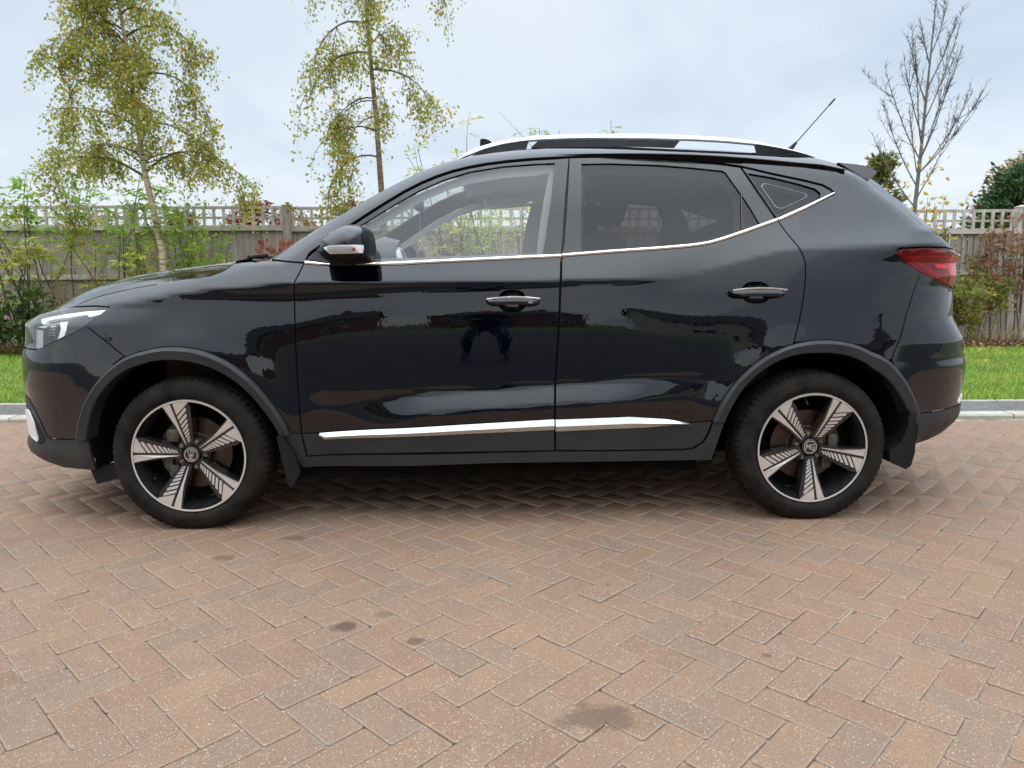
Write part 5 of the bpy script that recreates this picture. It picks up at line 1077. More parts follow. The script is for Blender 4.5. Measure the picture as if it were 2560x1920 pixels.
a = N('bark_birch'); o = a.obj(); f = a.noise(a.vmap(o, (6, 6, 40)), 1.0, 4, 0.7); c = a.ramp(f, (0.34, (0.06,0.045,0.035)), (0.42, (0.33,0.22,0.14)), (0.55, (0.52,0.39,0.27)), (0.75, (0.62,0.52,0.40))); a.l(c, a.b.inputs['Base Color']); a.set(Roughness=0.75); M['bark_birch'] = a.m
a = N('bark_birch_dark'); o = a.obj(); f = a.noise(a.vmap(o, (6, 6, 36)), 1.0, 4, 0.7); c = a.ramp(f, (0.34, (0.05,0.035,0.028)), (0.48, (0.17,0.105,0.072)), (0.62, (0.26,0.175,0.125)), (0.75, (0.36,0.27,0.20))); a.l(c, a.b.inputs['Base Color']); a.set(Roughness=0.75); M['bark_birch_dark'] = a.m
class Leaves:
    """gathers leaves (position, direction, length, width, facing) and builds them in one go"""
    def __init__(s): s.q = []; s.n = 0
    def many(s, P, D, L, Wd, up=None, fold=0.25):
        P = np.atleast_2d(P); n = len(P)
        U = RNG.normal(0, 1, (n, 3)) if up is None else np.asarray(up, float)+RNG.normal(0, 0.25, (n, 3))
        s.q.append((P, np.broadcast_to(D, (n, 3)), np.broadcast_to(L, n), np.broadcast_to(Wd, n), U, np.full(n, fold))); s.n += 4*n
    def leaf(s, p, d, L, w, up=None, fold=0.25): s.many(p, d, L, w, up, fold)
    def pinnate(s, p, d, L, n=5, lw=0.3):
        """compound leaf: n leaflets along a drooping stalk"""
        d = d/np.linalg.norm(d); sd = np.cross(d, np.array((0,0,1.0))+RNG.normal(0,.3,3)); sd /= max(np.linalg.norm(sd), 1e-9)
        q = p.copy(); st = L/(n//2+1); dd = d.copy(); P = []; D = []; LL = []; drop = np.array((0,0,-1.0))
        for k in range(n//2):
            dd = dd+drop*0.16; dd /= np.linalg.norm(dd); q = q+dd*st; ll = L*RNG.uniform(0.42, 0.58)
            for sg in (-1, 1): P.append(q); D.append(dd*0.55+sg*sd+drop*RNG.uniform(0.0,0.5)); LL.append(ll)
        P.append(q); D.append(dd+drop*0.3); LL.append(L*0.55); LL = np.array(LL)
        s.many(np.array(P), np.array(D), LL, LL*lw, np.array((0,0,1.0)))
    def build(s, name, mat, parent):
        P, D, L, Wd, U, Fo = (np.concatenate([x[i] for x in s.q]) for i in range(6))
        D = D/np.maximum(np.linalg.norm(D, axis=1, keepdims=True), 1e-9); S_ = np.cross(D, U); S_ /= np.maximum(np.linalg.norm(S_, axis=1, keepdims=True), 1e-9); Nn = np.cross(S_, D)
        m = P+D*(L*0.45)[:,None]; e_ = Nn*(Wd*Fo)[:,None]; h = S_*(Wd/2)[:,None]
        V = np.stack([P, m+h+e_, P+D*L[:,None], m-h+e_], 1).reshape(-1, 3); n = len(P); b = (np.arange(n)*4)[:,None]
        Fc = np.concatenate([b+np.array([[0,1,2]]), b+np.array([[0,2,3]])])
        o = big_mesh(name, V, Fc, mat, parent)
        if parent is not None: o['kind'] = 'stuff'
        return o
def unit(v): v = np.asarray(v, float); return v/max(np.linalg.norm(v), 1e-9)
def curve(p, d, L, n, droop=0.0, wob=0.12, up=0.0):
    pts = [np.array(p, float)]; d = unit(d)
    for i in range(n): d = unit(d+np.array((0,0,-droop+up))/n*2+RNG.normal(0, wob, 3)/math.sqrt(n)); pts.append(pts[-1]+d*L/n)
    return pts
def at(pts, t):
    f = t*(len(pts)-1); i = min(int(f), len(pts)-2); return pts[i]+(pts[i+1]-pts[i])*(f-i), unit(pts[i+1]-pts[i])
def birch(name, label, base, trunk, limbs, bark, crown_mul=1.0, twig_n=9, leaf=0.040, dens=1.0, stake=True):
    t = empty(name, base); tag(t, label, 'tree', 'young birch trees in the planting bed'); B = np.array(base, float); tr = [np.array(p, float)-B for p in trunk]
    L0 = len(tr); rad = [0.052*(1-0.80*i/(L0-1)) for i in range(L0)]; mb = MB(); mb.tube(tr, rad, 10); mb.build('trunk', bark, t, True)
    lim = MB(); tw = MB(); lv = Leaves()
    def clump(pts, u0, n):
        for k in range(n):
            q, dq = at(pts, RNG.uniform(u0, 1.0)); tl = RNG.uniform(0.12, 0.45); tp = curve(q, dq*0.5+RNG.normal(0,.6,3)+np.array((0,0,RNG.uniform(-0.5,0.25))), tl, 5, droop=RNG.uniform(0.4,1.6), wob=0.25); tw.tube(tp, [0.0024,0.0021,0.0018,0.0015,0.0012,0.0008], 3, False)
            nl = int(tl*RNG.uniform(22, 58)*crown_mul); f = RNG.uniform(0.1, 1.0, nl)*5; i_ = np.minimum(f.astype(int), 4); T_ = np.array(tp); C_ = T_[i_]+(T_[i_+1]-T_[i_])*(f-i_)[:,None]
            if nl: lv.many(C_+RNG.normal(0, 0.045, (nl,3)), RNG.normal(0, 0.6, (nl,3))+np.array((0,0,-0.7)), leaf*RNG.uniform(0.55,1.3,nl), leaf*RNG.uniform(0.5,0.95,nl))
    for (h, az, Ln, el, dr) in limbs:
        p, d = at(tr, h); dirv = np.array((math.cos(az)*math.cos(el), math.sin(az)*math.cos(el), math.sin(el)))
        pts = curve(p, dirv, Ln, 9, droop=dr, wob=0.22); lim.tube(pts, [0.013*(Ln/1.2)*(1-0.88*i/9)+0.0018 for i in range(10)], 5); clump(pts, 0.35, int(twig_n*Ln*0.5))
        for k in range(RNG.integers(2, 6)):
            q, dq = at(pts, RNG.uniform(0.2, 0.95)); sl = Ln*RNG.uniform(0.22, 0.55); p2 = curve(q, dq*0.7+RNG.normal(0,.55,3), sl, 6, droop=RNG.uniform(0.2,1.5), wob=0.25); lim.tube(p2, [0.005,0.0044,0.0038,0.003,0.0024,0.0018,0.0012], 4); clump(p2, 0.15, int(twig_n*sl*RNG.uniform(0.5,1.6)))
    lim.build('limbs', 'bark_twig', t, True); tw.build('twigs', 'bark_twig', t)['kind'] = 'stuff'; lv.build('crown', 'leaf_birch', t)
    return t
def rnd_limbs(n, h0, h1, L0, L1, el=0.5, dr=0.35, skew=None):
    out = []
    for i in range(n):
        h = h0+(h1-h0)*(i+RNG.uniform(0,1))/n; az = i*2.4+RNG.uniform(-.5,.5); s = math.sin(math.pi*min(1, max(0.0, (h-h0)/(h1-h0)))**0.8)
        out.append((h, az, L0+(L1-L0)*(0.35+0.65*s)*RNG.uniform(0.8,1.15), el+RNG.uniform(-.25,.3), dr*RNG.uniform(0.6,1.4)))
    return out
trA = [(-3.03,6.9,0.03),(-3.02,6.9,0.7),(-3.01,6.9,1.38),(-3.09,6.9,1.94),(-3.16,6.9,2.4),(-3.20,6.92,2.8),(-3.24,6.92,3.4),(-3.28,6.9,4.03),(-3.33,6.9,4.47),(-3.34,6.9,5.2),(-3.36,6.9,6.0)]
def irregular(n, h0, h1, L0, L1, el0, el1, dr, bias=0.0):
    out = []
    for i in range(n):
        h = RNG.uniform(h0, h1); k = (h-h0)/(h1-h0); out.append((h, RNG.uniform(0, 2*math.pi)+bias, (L0+(L1-L0)*RNG.uniform(0,1))*(1.0-0.55*k), RNG.uniform(el0, el1), dr*RNG.uniform(0.4,1.7)))
    return out
la = irregular(34, 0.40, 0.97, 0.55, 1.25, 0.35, 1.15, 0.55)+[(0.395, 0.1, 1.45, 0.80, 0.95), (0.385, 3.0, 1.6, 0.66, 0.55), (0.44, 2.8, 1.3, 0.75, 0.7), (0.52, 0.1, 1.2, 0.55, 0.7), (0.62, 0.2, 1.25, 0.8, 1.2), (0.60, 3.2, 0.95, 0.8, 1.1), (0.72, 3.0, 1.1, 0.85, 1.3), (0.70, 0.0, 1.3, 0.7, 1.2)]
birch('birch_tree', 'leafy young birch with pale leaning trunk left of the car bonnet', (-3.03,6.9,0), trA, la, 'bark_birch', 1.0, 30, 0.048)
trB = [(-0.10,6.9,0.03),(-0.11,6.9,0.9),(-0.12,6.9,1.6),(-0.14,6.9,2.14),(-0.16,6.9,2.6),(-0.18,6.9,3.09),(-0.22,6.9,3.63),(-0.25,6.9,4.2),(-0.26,6.9,4.49),(-0.28,6.9,5.2),(-0.30,6.9,5.9)]
lb = irregular(15, 0.50, 0.97, 0.35, 0.85, 0.3, 1.1, 0.9)+[(0.605, 0.1, 1.15, 0.35, 1.0), (0.395, 3.1, 1.0, 0.55, 1.25), (0.64, 3.0, 1.15, 0.45, 1.3), (0.70, 3.3, 1.15, 0.5, 1.2), (0.46, 3.4, 0.95, 0.6, 1.2), (0.54, 3.0, 0.85, 0.3, 1.0), (0.50, 2.7, 0.75, 0.2, 0.9), (0.82, 0.1, 1.3, 0.8, 0.3), (0.88, 3.2, 1.0, 0.4, 1.0), (0.90, 0.2, 1.3, 0.6, 0.9)]
birch('birch_tree', 'slender sparse birch with brown trunk behind the car windscreen', (-0.10,6.9,0), trB, lb, 'bark_birch_dark', 0.9, 24, 0.047)
def bare_tree(base):
    t = empty('bare_tree', base); tag(t, 'nearly leafless young tree with upright twigs behind the car tail', 'tree'); B = np.array(base, float)
    tr = [np.array(p)-B for p in [(6.98,7.0,0.03),(6.99,7.0,0.9),(7.01,7.0,1.82),(7.04,7.0,2.56),(7.07,7.0,3.58),(7.10,7.0,4.57),(7.12,7.0,5.0)]]
    mb = MB(); mb.tube(tr, [0.040,0.036,0.029,0.022,0.014,0.006,0.002], 8); mb.build('trunk', 'bark_grey', t, True)
    lim = MB(); tw = MB(); lv = Leaves()
    def twigs(pts, n, L):
        for k in range(n):
            q, dq = at(pts, RNG.uniform(0.25, 1.0)); sd = unit(RNG.normal(0,1,3)); p2 = curve(q, dq*0.55+sd*0.75+np.array((0,0,0.25)), L*RNG.uniform(0.5,1.2), 3, up=0.15); tw.tube(p2, [0.0036,0.003,0.0024,0.0016], 3, False)
    for (h, az, Ln, el) in [(0.42,3.1,1.25,0.95),(0.46,0.1,1.3,0.75),(0.50,2.9,1.35,1.0),(0.50,0.4,1.6,1.0),(0.53,3.6,1.3,1.12),(0.46,5.9,1.25,0.8),(0.55,2.6,1.1,1.15),(0.58,0.2,1.4,1.1),(0.62,3.0,0.9,1.1),(0.65,5.8,0.9,1.1),(0.38,0.2,1.2,0.95),(0.36,3.0,1.15,0.85),(0.72,0.1,0.6,1.1),(0.7,3.2,0.6,1.1),(0.45,1.5,1.1,1.0),(0.5,4.7,1.1,1.0)]:
        p, d = at(tr, h); pts = curve(p, (math.cos(az)*math.cos(el), math.sin(az)*math.cos(el), math.sin(el)), Ln, 7, up=0.35, wob=0.07); lim.tube(pts, [0.0085*(1-0.82*i/7)+0.0013 for i in range(8)], 5); twigs(pts, int(26*Ln), 0.12)
        for k in range(3):
            q, dq = at(pts, RNG.uniform(0.3,0.8)); p2 = curve(q, dq+RNG.normal(0,.35,3), Ln*0.4, 5, up=0.3, wob=0.06); lim.tube(p2, [0.0055,0.005,0.004,0.003,0.0022,0.0015], 4); twigs(p2, 10, 0.09)
    twigs(tr[4:], 60, 0.13); twigs(tr[3:5], 40, 0.14)
    lim.build('limbs', 'bark_grey', t, True); tw.build('twigs', 'bark_twig', t)['kind'] = 'stuff'
    for k in range(46):
        z = RNG.uniform(1.85, 2.75); r = RNG.uniform(0.05, 0.42); a_ = RNG.uniform(0, 6.28); lv.leaf(np.array((r*math.cos(a_)+0.05, r*math.sin(a_), z)), RNG.normal(0,.6,3)+np.array((0,0,-.6)), RNG.uniform(.06,.09), RNG.uniform(.03,.05))
    lv.build('crown', 'leaf_yellow', t); return t
bare_tree((6.98,7.0,0))
def shrub(name, label, base, stems, mat, kind='pinnate', leafL=0.15, n_leaf=10, lw=0.3, start=0.45, rad=0.010, wob=0.10, side=3, low=None, group=None, cat='shrub', bark='bark_twig', jitter=0.03):
    """stems: list of (x, y, lean_x, lean_y, length)"""
    t = empty(name, base); tag(t, label, cat, group); B = np.array(base, float); st = MB(); lv = Leaves(); lv2 = Leaves()
    for (x, y, lx, ly, L) in stems:
        pts = curve((x, y, 0.0), (lx, ly, 1.0), L, 8, droop=0.05, wob=wob); st.tube(pts, [rad*(1-0.8*i/8)+0.0015 for i in range(9)], 5)
        br = [(pts, start)]
        for k in range(side):
            q, dq = at(pts, RNG.uniform(0.30, 0.85)); p2 = curve(q, dq+unit(RNG.normal(0,1,3))*0.8, L*RNG.uniform(0.16,0.38), 5, droop=0.1, wob=wob); st.tube(p2, [rad*0.45,rad*.4,rad*.33,rad*.26,rad*.2,rad*.14], 4); br.append((p2, 0.25))
        for pp, s0 in br:
            m = n_leaf if pp is pts else max(2, n_leaf//2 if kind != 'pinnate' else n_leaf//3)
            for k in range(m):
                u_ = s0+(1-s0)*RNG.uniform(0, 1)**0.7; q, dq = at(pp, u_); z = q[2]; d = unit(np.array((RNG.normal(), RNG.normal(), RNG.uniform(-0.1,0.7)))+dq*0.4); tgt = lv2 if (low and z < low[0]+RNG.normal(0,.15)) else lv
                if kind == 'pinnate': tgt.pinnate(q, d, leafL*RNG.uniform(0.7,1.25), RNG.choice((5,5,7)), lw)
                else: tgt.leaf(q+RNG.normal(0, jitter, 3), d, leafL*RNG.uniform(0.6,1.2), leafL*lw*RNG.uniform(0.8,1.2))
    st.build('stems', bark, t, True)
    if lv.n: lv.build('foliage', mat, t)
    if lv2.n: lv2.build('lower_foliage', low[1], t)
    return t
def rs(n, sx, sy, L0, L1, lean=0.12): return [(RNG.uniform(-sx, sx), RNG.uniform(-sy, sy), RNG.normal(0, lean), RNG.normal(0, lean), RNG.uniform(L0, L1)) for _ in range(n)]
shrub('elder_shrub', 'tall green elder shrub with yellowing lower leaves at left edge before the fence', (-4.55,7.45,0.05), rs(12, 0.70, 0.2, 1.6, 2.65, 0.14), 'leaf_elder', leafL=0.21, n_leaf=13, start=0.68, low=(1.6,'leaf_elder_yellow'), lw=0.42, wob=0.24, side=4)
shrub('elder_shrub', 'elder shrub with bare lower stems just left of the leaning birch', (-3.55,7.55,0.05), rs(9, 0.40, 0.2, 1.7, 2.45), 'leaf_elder', leafL=0.20, n_leaf=12, start=0.5, low=(1.45,'leaf_elder_yellow'), lw=0.42, wob=0.24)
shrub('elder_shrub', 'thin stemmed shrub with a few yellow leaves at the far left of the bed', (-5.35,7.2,0.05), rs(7, 0.5, 0.15, 1.3, 1.9), 'leaf_elder_yellow', leafL=0.17, n_leaf=6, start=0.45, lw=0.40)
shrub('cherry_sapling', 'fresh green bushy sapling right beside the leaning birch trunk', (-2.55,7.3,0.05), rs(13, 0.42, 0.2, 1.2, 2.1, 0.13), 'leaf_fresh', kind='simple', leafL=0.075, lw=0.5, n_leaf=30, start=0.3, side=5, rad=0.007)
shrub('red_shrub', 'small red leaved shrub by the fence post beside the windscreen', (-1.72,7.9,0.05), rs(12, 0.22, 0.1, 1.05, 1.6, 0.10), 'leaf_red', kind='simple', leafL=0.11, lw=0.42, n_leaf=34, start=0.40, side=3, rad=0.005)
shrub('red_shrub', 'thin russet sapling left of the red shrub by the fence post', (-2.15,7.9,0.05), rs(4, 0.10, 0.1, 1.0, 1.35, 0.10), 'leaf_russet', kind='simple', leafL=0.075, lw=0.42, n_leaf=22, start=0.5, side=3, rad=0.005)
shrub('climber', 'yellow green climber reaching over the trellis beside the windscreen', (-1.05,7.9,0.05), rs(6, 0.16, 0.08, 1.7, 2.15, 0.05), 'leaf_olive', kind='simple', leafL=0.07, lw=0.5, n_leaf=46, start=0.5, side=4, rad=0.005)
shrub('elder_shrub', 'big elder shrub seen through the front window and above the car roof', (1.55,7.35,0.05), rs(24, 0.9, 0.3, 1.7, 2.75, 0.12), 'leaf_elder_yellow', leafL=0.20, n_leaf=9, start=0.35, lw=0.36, side=4, rad=0.013, wob=0.2)
shrub('elder_shrub', 'elder shoots showing above the middle of the silver roof rail', (3.0,7.4,0.05), [(-1.0,0,.02,0,2.95),(-0.85,0.1,-.03,0,3.02),(-0.15,0,.02,0,3.05),(-0.05,.1,.06,0,2.98),(0.3,0,0,0,2.8),(0.0,-.1,.1,0,2.6),(-1.2,0.1,-.05,0,2.7)], 'leaf_elder', leafL=0.19, n_leaf=10, start=0.6, lw=0.34, side=2, wob=0.08)
shrub('twiggy_bush', 'dense brown twiggy bush low behind the front side window', (0.55,7.5,0.05), rs(30, 0.75, 0.25, 0.9, 1.75, 0.18), 'leaf_brown', kind='simple', leafL=0.055, lw=0.5, n_leaf=34, start=0.15, side=6, rad=0.006)
shrub('twiggy_bush', 'brown twiggy bush behind the rear side windows', (3.9,7.5,0.05), rs(22, 1.1, 0.25, 0.9, 1.7, 0.18), 'leaf_olive', kind='simple', leafL=0.06, lw=0.5, n_leaf=34, start=0.15, side=5, rad=0.006)
shrub('yellow_shrub', 'sparse shrub with bright yellow leaves beside the bare tree trunk', (7.05,7.35,0.05), rs(9, 0.38, 0.2, 1.5, 2.3, 0.08), 'leaf_yellow', kind='simple', leafL=0.085, lw=0.6, n_leaf=13, start=0.62, side=3, rad=0.006)
shrub('hedge_bush', 'rounded yellow green bush behind the lawn right of the tail light', (7.85,7.45,0.05), rs(34, 0.62, 0.25, 0.55, 1.35, 0.22), 'leaf_hedge', kind='simple', leafL=0.070, lw=0.5, n_leaf=62, start=0.08, side=6, rad=0.006)
shrub('olive_shrub', 'tall olive green shrub against the fence right of the tail light', (7.75,7.8,0.05), rs(12, 0.55, 0.12, 1.2, 1.85, 0.10), 'leaf_olive', kind='simple', leafL=0.085, lw=0.45, n_leaf=38, start=0.3, side=4, rad=0.006)
shrub('russet_shrub', 'tall russet brown shrub at the right edge of the picture', (8.95,7.55,0.05), rs(11, 0.36, 0.2, 1.3, 2.3, 0.08), 'leaf_russet', kind='simple', leafL=0.095, lw=0.45, n_leaf=20, start=0.22, side=5, rad=0.009)
shrub('weed_clump', 'dark green broad leaved weeds at the lawn edge on the far left', (-5.15,7.15,0.05), rs(26, 0.55, 0.15, 0.4, 0.95, 0.22), 'leaf_weed', kind='simple', leafL=0.14, lw=0.45, n_leaf=16, start=0.1, side=1, rad=0.004, cat='weeds')
shrub('dry_weeds', 'dry straw coloured weed stalks behind the car nose', (-4.2,7.25,0.05), rs(46, 0.75, 0.15, 0.6, 1.15, 0.14), 'straw', kind='simple', leafL=0.05, lw=0.25, n_leaf=26, start=0.35, side=2, rad=0.003, cat='weeds', bark='straw')
# tall grass tufts at bed edge
lv = Leaves()
for k in range(900):
    x = RNG.choice((RNG.uniform(-5.6,-3.2), RNG.uniform(6.6,9.2))); y = 7.05+RNG.uniform(-.05,.25); lv.leaf(np.array((x, y, 0.05)), np.array((RNG.normal(0,.35), RNG.normal(0,.35), 1.0)), RNG.uniform(.12,.42), 0.010)
tag(lv.build('bed_grass', 'straw', None), 'pale dry grass tufts fringing the planting bed', 'grass', kind='stuff')
lv = Leaves()
for k in range(5200):
    x = RNG.uniform(-6, 9.5); y = 7.0-0.02*x+abs(RNG.normal(0,.45)); lv.leaf(np.array((x, y, 0.055+RNG.uniform(0,.035))), RNG.normal(0,1,3)*np.array((1,1,.25)), RNG.uniform(.04,.09), RNG.uniform(.03,.05), np.array((0,0,1.0)))
tag(lv.build('leaf_litter', 'litter', None), 'brown fallen leaf litter covering the planting bed', 'leaves', kind='stuff')
# single fallen leaves on the lawn
for k, (x, y, sz, lab, mt) in enumerate([(6.75,4.912,.075,'pale yellow leaf lying alone in the middle of the right lawn','leaf_yellow'),(7.827,6.206,.10,'curled orange leaf near the top of the right lawn','leaf_orange'),(5.728,3.321,.06,'orange leaf on the lawn close to the path edging','leaf_orange'),(8.296,6.52,.09,'yellow orange leaf at the right edge of the lawn by the bed','leaf_orange'),(7.45,6.046,.075,'pale leaf near the bed behind the rear bumper','leaf_yellow'),(8.0,6.45,.06,'dark brown leaf near the top of the right lawn','litter')]):
    lf = Leaves(); lf.leaf(np.array((-sz/2,0,0.0)), np.array((1.0,.3,0.12)), sz, sz*.55, np.array((0,0.15,1.0)), 0.5); o = lf.build('fallen_leaf', mt, None); o.location = (x, y, 0.085); tag(o, lab, 'leaf', 'fallen leaves on the lawn')
# trees beyond the fence
def blob_tree(name, label, base, H, R, mat, n, leaf, bark='bark_twig', shape='cone', z0=0.3, group='trees beyond the fence', flat=1.0):
    t = empty(name, base); tag(t, label, 'tree', group); mb = MB(); mb.tube([(0,0,0),(0,0,H*0.5),(0,0,H*0.92)], [0.12,0.08,0.02], 7); mb.build('trunk', bark, t); lv = Leaves()
    nc = max(30, n//40); cl = []
    for k in range(nc):
        u_ = RNG.uniform(0, 1); z = z0+(H-z0)*u_; r = R*((1-u_)**0.8 if shape == 'cone' else math.sqrt(max(0.02, 1-(2*u_-0.9)**2)))*RNG.uniform(0.45,1.05); a_ = RNG.uniform(0, 6.28); cl.append((np.array((r*math.cos(a_), r*math.sin(a_)*flat, z)), np.array((math.cos(a_), math.sin(a_), 0.35))))
    Cc = np.array([c for c, d in cl]); Dc = np.array([d for c, d in cl]); ii = RNG.integers(nc, size=n); sg = 0.16*R
    lv.many(Cc[ii]+Dc[ii]*RNG.uniform(-0.1,0.25,n)[:,None]*R+RNG.normal(0, sg*0.55, (n,3)), Dc[ii]+RNG.normal(0,.6,(n,3))+np.array((0,0,.35 if shape == 'cone' else -.2)), leaf*RNG.uniform(.6,1.3,n), leaf*RNG.uniform(.22,.5,n))
    lv.build('crown', mat, t); return t
blob_tree('conifer', 'dark green conifer beyond the trellis at the right', (13.1,13.5,0), 3.25, 1.25, 'leaf_conifer', 9000, 0.16, shape='cone', z0=0.8)
blob_tree('conifer', 'second dark conifer partly behind the first at the right edge', (14.4,14.6,0), 3.5, 1.5, 'leaf_conifer', 7000, 0.17, shape='cone', z0=0.8)
blob_tree('autumn_tree', 'orange brown autumn tree behind the conifers at the right edge', (15.6,16.4,0), 4.0, 1.1, 'leaf_orange', 5000, 0.13, shape='ball', z0=1.8)
blob_tree('cypress', 'yellowing cypress rising behind the tailgate window', (11.2,15.8,0), 3.95, 0.8, 'leaf_cypress', 5000, 0.15, shape='cone', z0=0.8)
blob_tree('red_bush', 'dark red bush seen through the trellis above the bonnet', (-2.75,10.2,0), 2.28, 0.55, 'leaf_crimson', 3200, 0.09, shape='ball', z0=1.2)
blob_tree('red_bush', 'dark red bush seen through the trellis right of the fence post', (-1.1,10.4,0), 2.30, 0.42, 'leaf_crimson', 2600, 0.09, shape='ball', z0=1.2)
blob_tree('red_bush', 'reddish bush behind the trellis left of the green sapling', (-4.05,10.2,0), 2.10, 0.4, 'leaf_crimson', 2000, 0.09, shape='ball', z0=1.2)
blob_tree('autumn_bush', 'orange bush behind the trellis left of the fence post', (-2.05,10.3,0), 2.12, 0.35, 'leaf_orange', 1800, 0.08, shape='ball', z0=1.2)
blob_tree('green_bush', 'dark bush behind the fence seen through the left shrubs', (-5.6,10.6,0), 2.2, 0.9, 'leaf_olive', 2600, 0.09, shape='ball', z0=1.0)

# ------------------------------------------------------------------ houses across the road, seen mirrored in the paintwork
simple('brick_wall', (0.24,0.12,0.08), 0.9, var=0.25, scale=3); simple('render_wall', (0.50,0.47,0.40), 0.9, var=0.08, scale=2); simple('roof_tile', (0.045,0.042,0.042), 0.8, var=0.25, scale=4); simple('upvc', (0.75,0.75,0.74), 0.4); simple('pane_dark', (0.02,0.025,0.03), 0.08); simple('door_paint', (0.05,0.06,0.08), 0.4)
def house(label, x, y, wd, dp, eave, ridge, mat, hip=False):
    h = empty('house', (x, y, -0.05)); tag(h, label, 'house', 'houses across the road')
    mb = MB(); mb.box(-wd/2, wd/2, -dp, 0, 0, eave)
    if not hip: mb.add([(-wd/2,-dp,eave),(-wd/2,0,eave),(-wd/2,-dp/2,ridge-.12),(wd/2,-dp,eave),(wd/2,0,eave),(wd/2,-dp/2,ridge-.12)], [(0,1,2),(3,5,4)])
    mb.build('wall', mat, h)
    mb = MB(); o_ = 0.35; r = 0 if not hip else wd*0.28
    for sy in (1, -1):
        ye = (o_ if sy > 0 else -dp-o_); A = [(-wd/2-o_, ye, eave-.2), (wd/2+o_, ye, eave-.2), (wd/2+o_-r, -dp/2, ridge), (-wd/2-o_+r, -dp/2, ridge)]; mb.add(A+[(a_, b_, c_+.12) for a_, b_, c_ in A], [(0,1,2,3),(4,5,6,7),(0,1,5,4),(1,2,6,5),(2,3,7,6),(3,0,4,7)])
    if hip:
        for sx in (-1, 1): mb.add([(sx*(wd/2+o_), o_, eave-.1),(sx*(wd/2+o_), -dp-o_, eave-.1),(sx*(wd/2+o_-r), -dp/2, ridge+.1)], [(0,1,2)])
    rf_ = mb.build('roof', 'roof_tile', h); mb = MB(); mb.box(wd*0.25-.35, wd*0.25+.35, -dp/2-.3, -dp/2+.3, ridge-.6, ridge+.9); mb.build('chimney', mat, rf_)
    nw = 3
    for fl, z in enumerate((0.9, 3.4)):
        for k in range(nw):
            cx = -wd/2+wd*(k+0.5)/nw
            if fl == 0 and k == 1:
                mb = MB(); mb.box(cx-.5, cx+.5, -0.02, 0.06, 0, 2.1); mb.build('door', 'door_paint', h); continue
            mb = MB(); mb.box(cx-.65, cx+.65, -0.02, 0.05, z, z+1.2); w_ = mb.build('window', 'upvc', h)
            for sx in (-1, 1): mb = MB(); mb.box(cx+sx*.31-.26, cx+sx*.31+.26, 0.051, 0.056, z+.08, z+1.12); mb.build('pane', 'pane_dark', w_)
    return h
house('dark brick house across the road reflected in the front wing', -11.0, -36.0, 9.5, 7.5, 5.0, 8.2, 'brick_wall')
house('brick house across the road reflected low in the front door', 2.5, -44.0, 11.0, 7.5, 4.8, 7.6, 'brick_wall', True)
house('cream rendered house with dark roof reflected in the rear door', 16.0, -33.0, 10.0, 7.5, 5.0, 8.0, 'render_wall')
house('hipped brick house reflected in the rear bumper', 27.5, -27.0, 8.5, 7.5, 5.0, 8.2, 'brick_wall', True)
house('brick house at the far left across the road reflected in the front bumper', -22.5, -24.0, 8.5, 7.5, 5.0, 8.2, 'brick_wall')

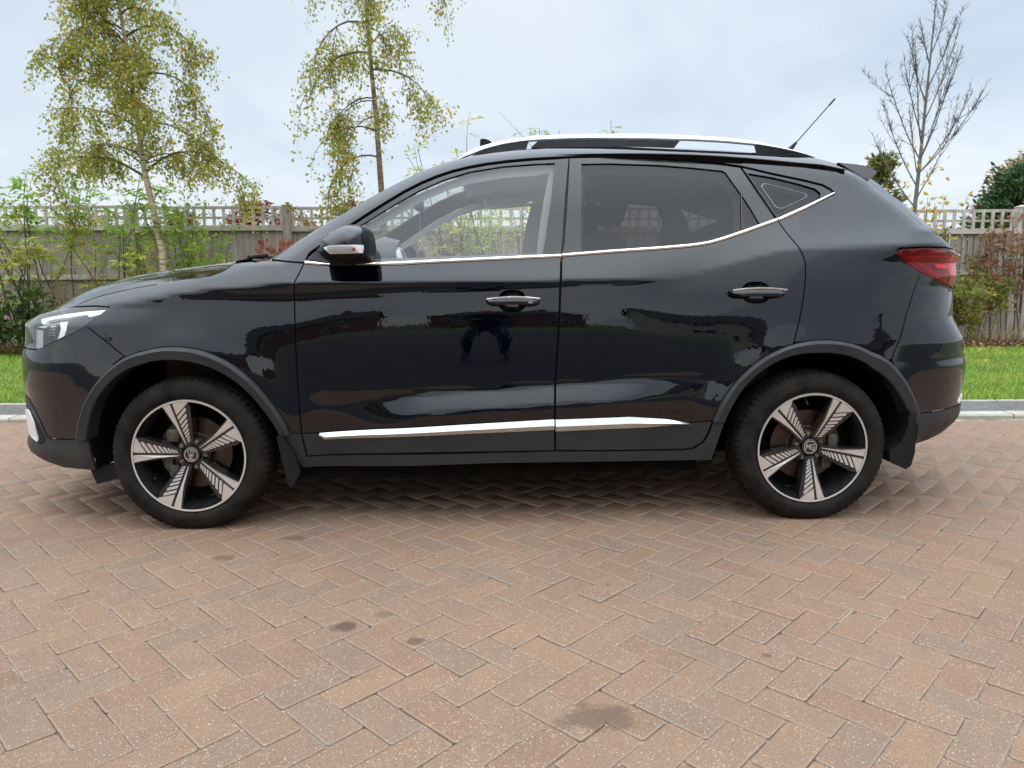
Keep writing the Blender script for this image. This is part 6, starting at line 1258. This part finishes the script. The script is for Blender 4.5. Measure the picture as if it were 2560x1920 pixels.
# ------------------------------------------------------------------ the photographer, mirrored in the front door
simple('denim', (0.012,0.018,0.036), 0.85, var=0.2, scale=30); simple('jacket', (0.012,0.014,0.022), 0.8, var=0.2, scale=20); simple('shoe', (0.012,0.012,0.014), 0.6); simple('hair', (0.03,0.02,0.012), 0.7)
def person():
    J = {'pel':((1.20,-4.25,0.74),.15),'wai':((1.20,-4.21,0.92),.13),'che':((1.20,-4.13,1.14),.15),'nec':((1.20,-4.09,1.33),.055),'hea':((1.20,-4.06,1.44),.085),'top':((1.20,-4.06,1.55),.075)}
    E = [('pel','wai'),('wai','che'),('che','nec'),('nec','hea'),('hea','top')]
    for s_, n in ((-1,'l'), (1,'r')):
        J.update({'hip'+n:((1.20+s_*.09,-4.25,0.70),.10),'kne'+n:((1.20+s_*.19,-3.91,0.48),.068),'ank'+n:((1.20+s_*.19,-4.11,0.10),.045),'toe'+n:((1.20+s_*.21,-3.91,0.035),.036),
          'sho'+n:((1.20+s_*.18,-4.11,1.26),.068),'elb'+n:((1.20+s_*.25,-3.97,1.04),.048),'wri'+n:((1.20+s_*.10,-3.79,1.02),.030),'han'+n:((1.20+s_*.085,-3.745,1.03),.026)})
        E += [('pel','hip'+n),('hip'+n,'kne'+n),('kne'+n,'ank'+n),('ank'+n,'toe'+n),('che','sho'+n),('sho'+n,'elb'+n),('elb'+n,'wri'+n),('wri'+n,'han'+n)]
        for k in range(5):
            z = 1.058-0.016*k if k else 1.035; ln = (0.030,0.040,0.046,0.042,0.032)[k]; a_, b_ = 'fa%s%d' % (n, k), 'fb%s%d' % (n, k)
            J[a_] = ((1.20+s_*(.085-ln*.45), -3.728+(.012 if k == 0 else 0)*-1, z), .0085); J[b_] = ((1.20+s_*(.085-ln), -3.735, z), .0075); E += [('han'+n, a_), (a_, b_)]
    ks = list(J); me = bpy.data.meshes.new('person'); me.from_pydata([J[k][0] for k in ks], [(ks.index(a_), ks.index(b_)) for a_, b_ in E], [])
    ob = bpy.data.objects.new('person', me); COL.objects.link(ob)
    sk = ob.modifiers.new('skin', 'SKIN'); ob.modifiers.new('sub', 'SUBSURF').levels = 2
    for i, k in enumerate(ks): me.skin_vertices[0].data[i].radius = (J[k][1], J[k][1])
    me.skin_vertices[0].data[0].use_root = True
    dg = bpy.context.evaluated_depsgraph_get(); ev = ob.evaluated_get(dg); nm = bpy.data.meshes.new_from_object(ev); ob.modifiers.clear(); ob.data = nm; bpy.data.meshes.remove(me)
    for m in ('denim', 'jacket', 'skin', 'shoe', 'hair'): nm.materials.append(M[m])
    mi = []
    for p in nm.polygons:
        x, y, z = p.center; d = min(np.linalg.norm(np.array(p.center)-np.array(J['han'+n][0])) for n in 'lr')
        mi.append(3 if z < 0.09 else 2 if d < 0.075 else (4 if z > 1.52 or (z > 1.42 and y < -4.08) else 2) if z > 1.345 else 0 if (z < 0.80 and y < -3.83 or z < 0.6) else 1)
    nm.polygons.foreach_set('material_index', mi); nm.polygons.foreach_set('use_smooth', np.ones(len(nm.polygons), dtype=bool))
    tag(ob, 'crouching person in dark jacket and jeans holding a phone, mirrored in the front door', 'person'); return ob
person()
mb = MB(); mb.box(1.145, 1.300, -3.726, -3.717, 0.990, 1.066, 0.003); ph = mb.build('phone', 'frame_black', None); tag(ph, 'black phone held level by the crouching person', 'phone')
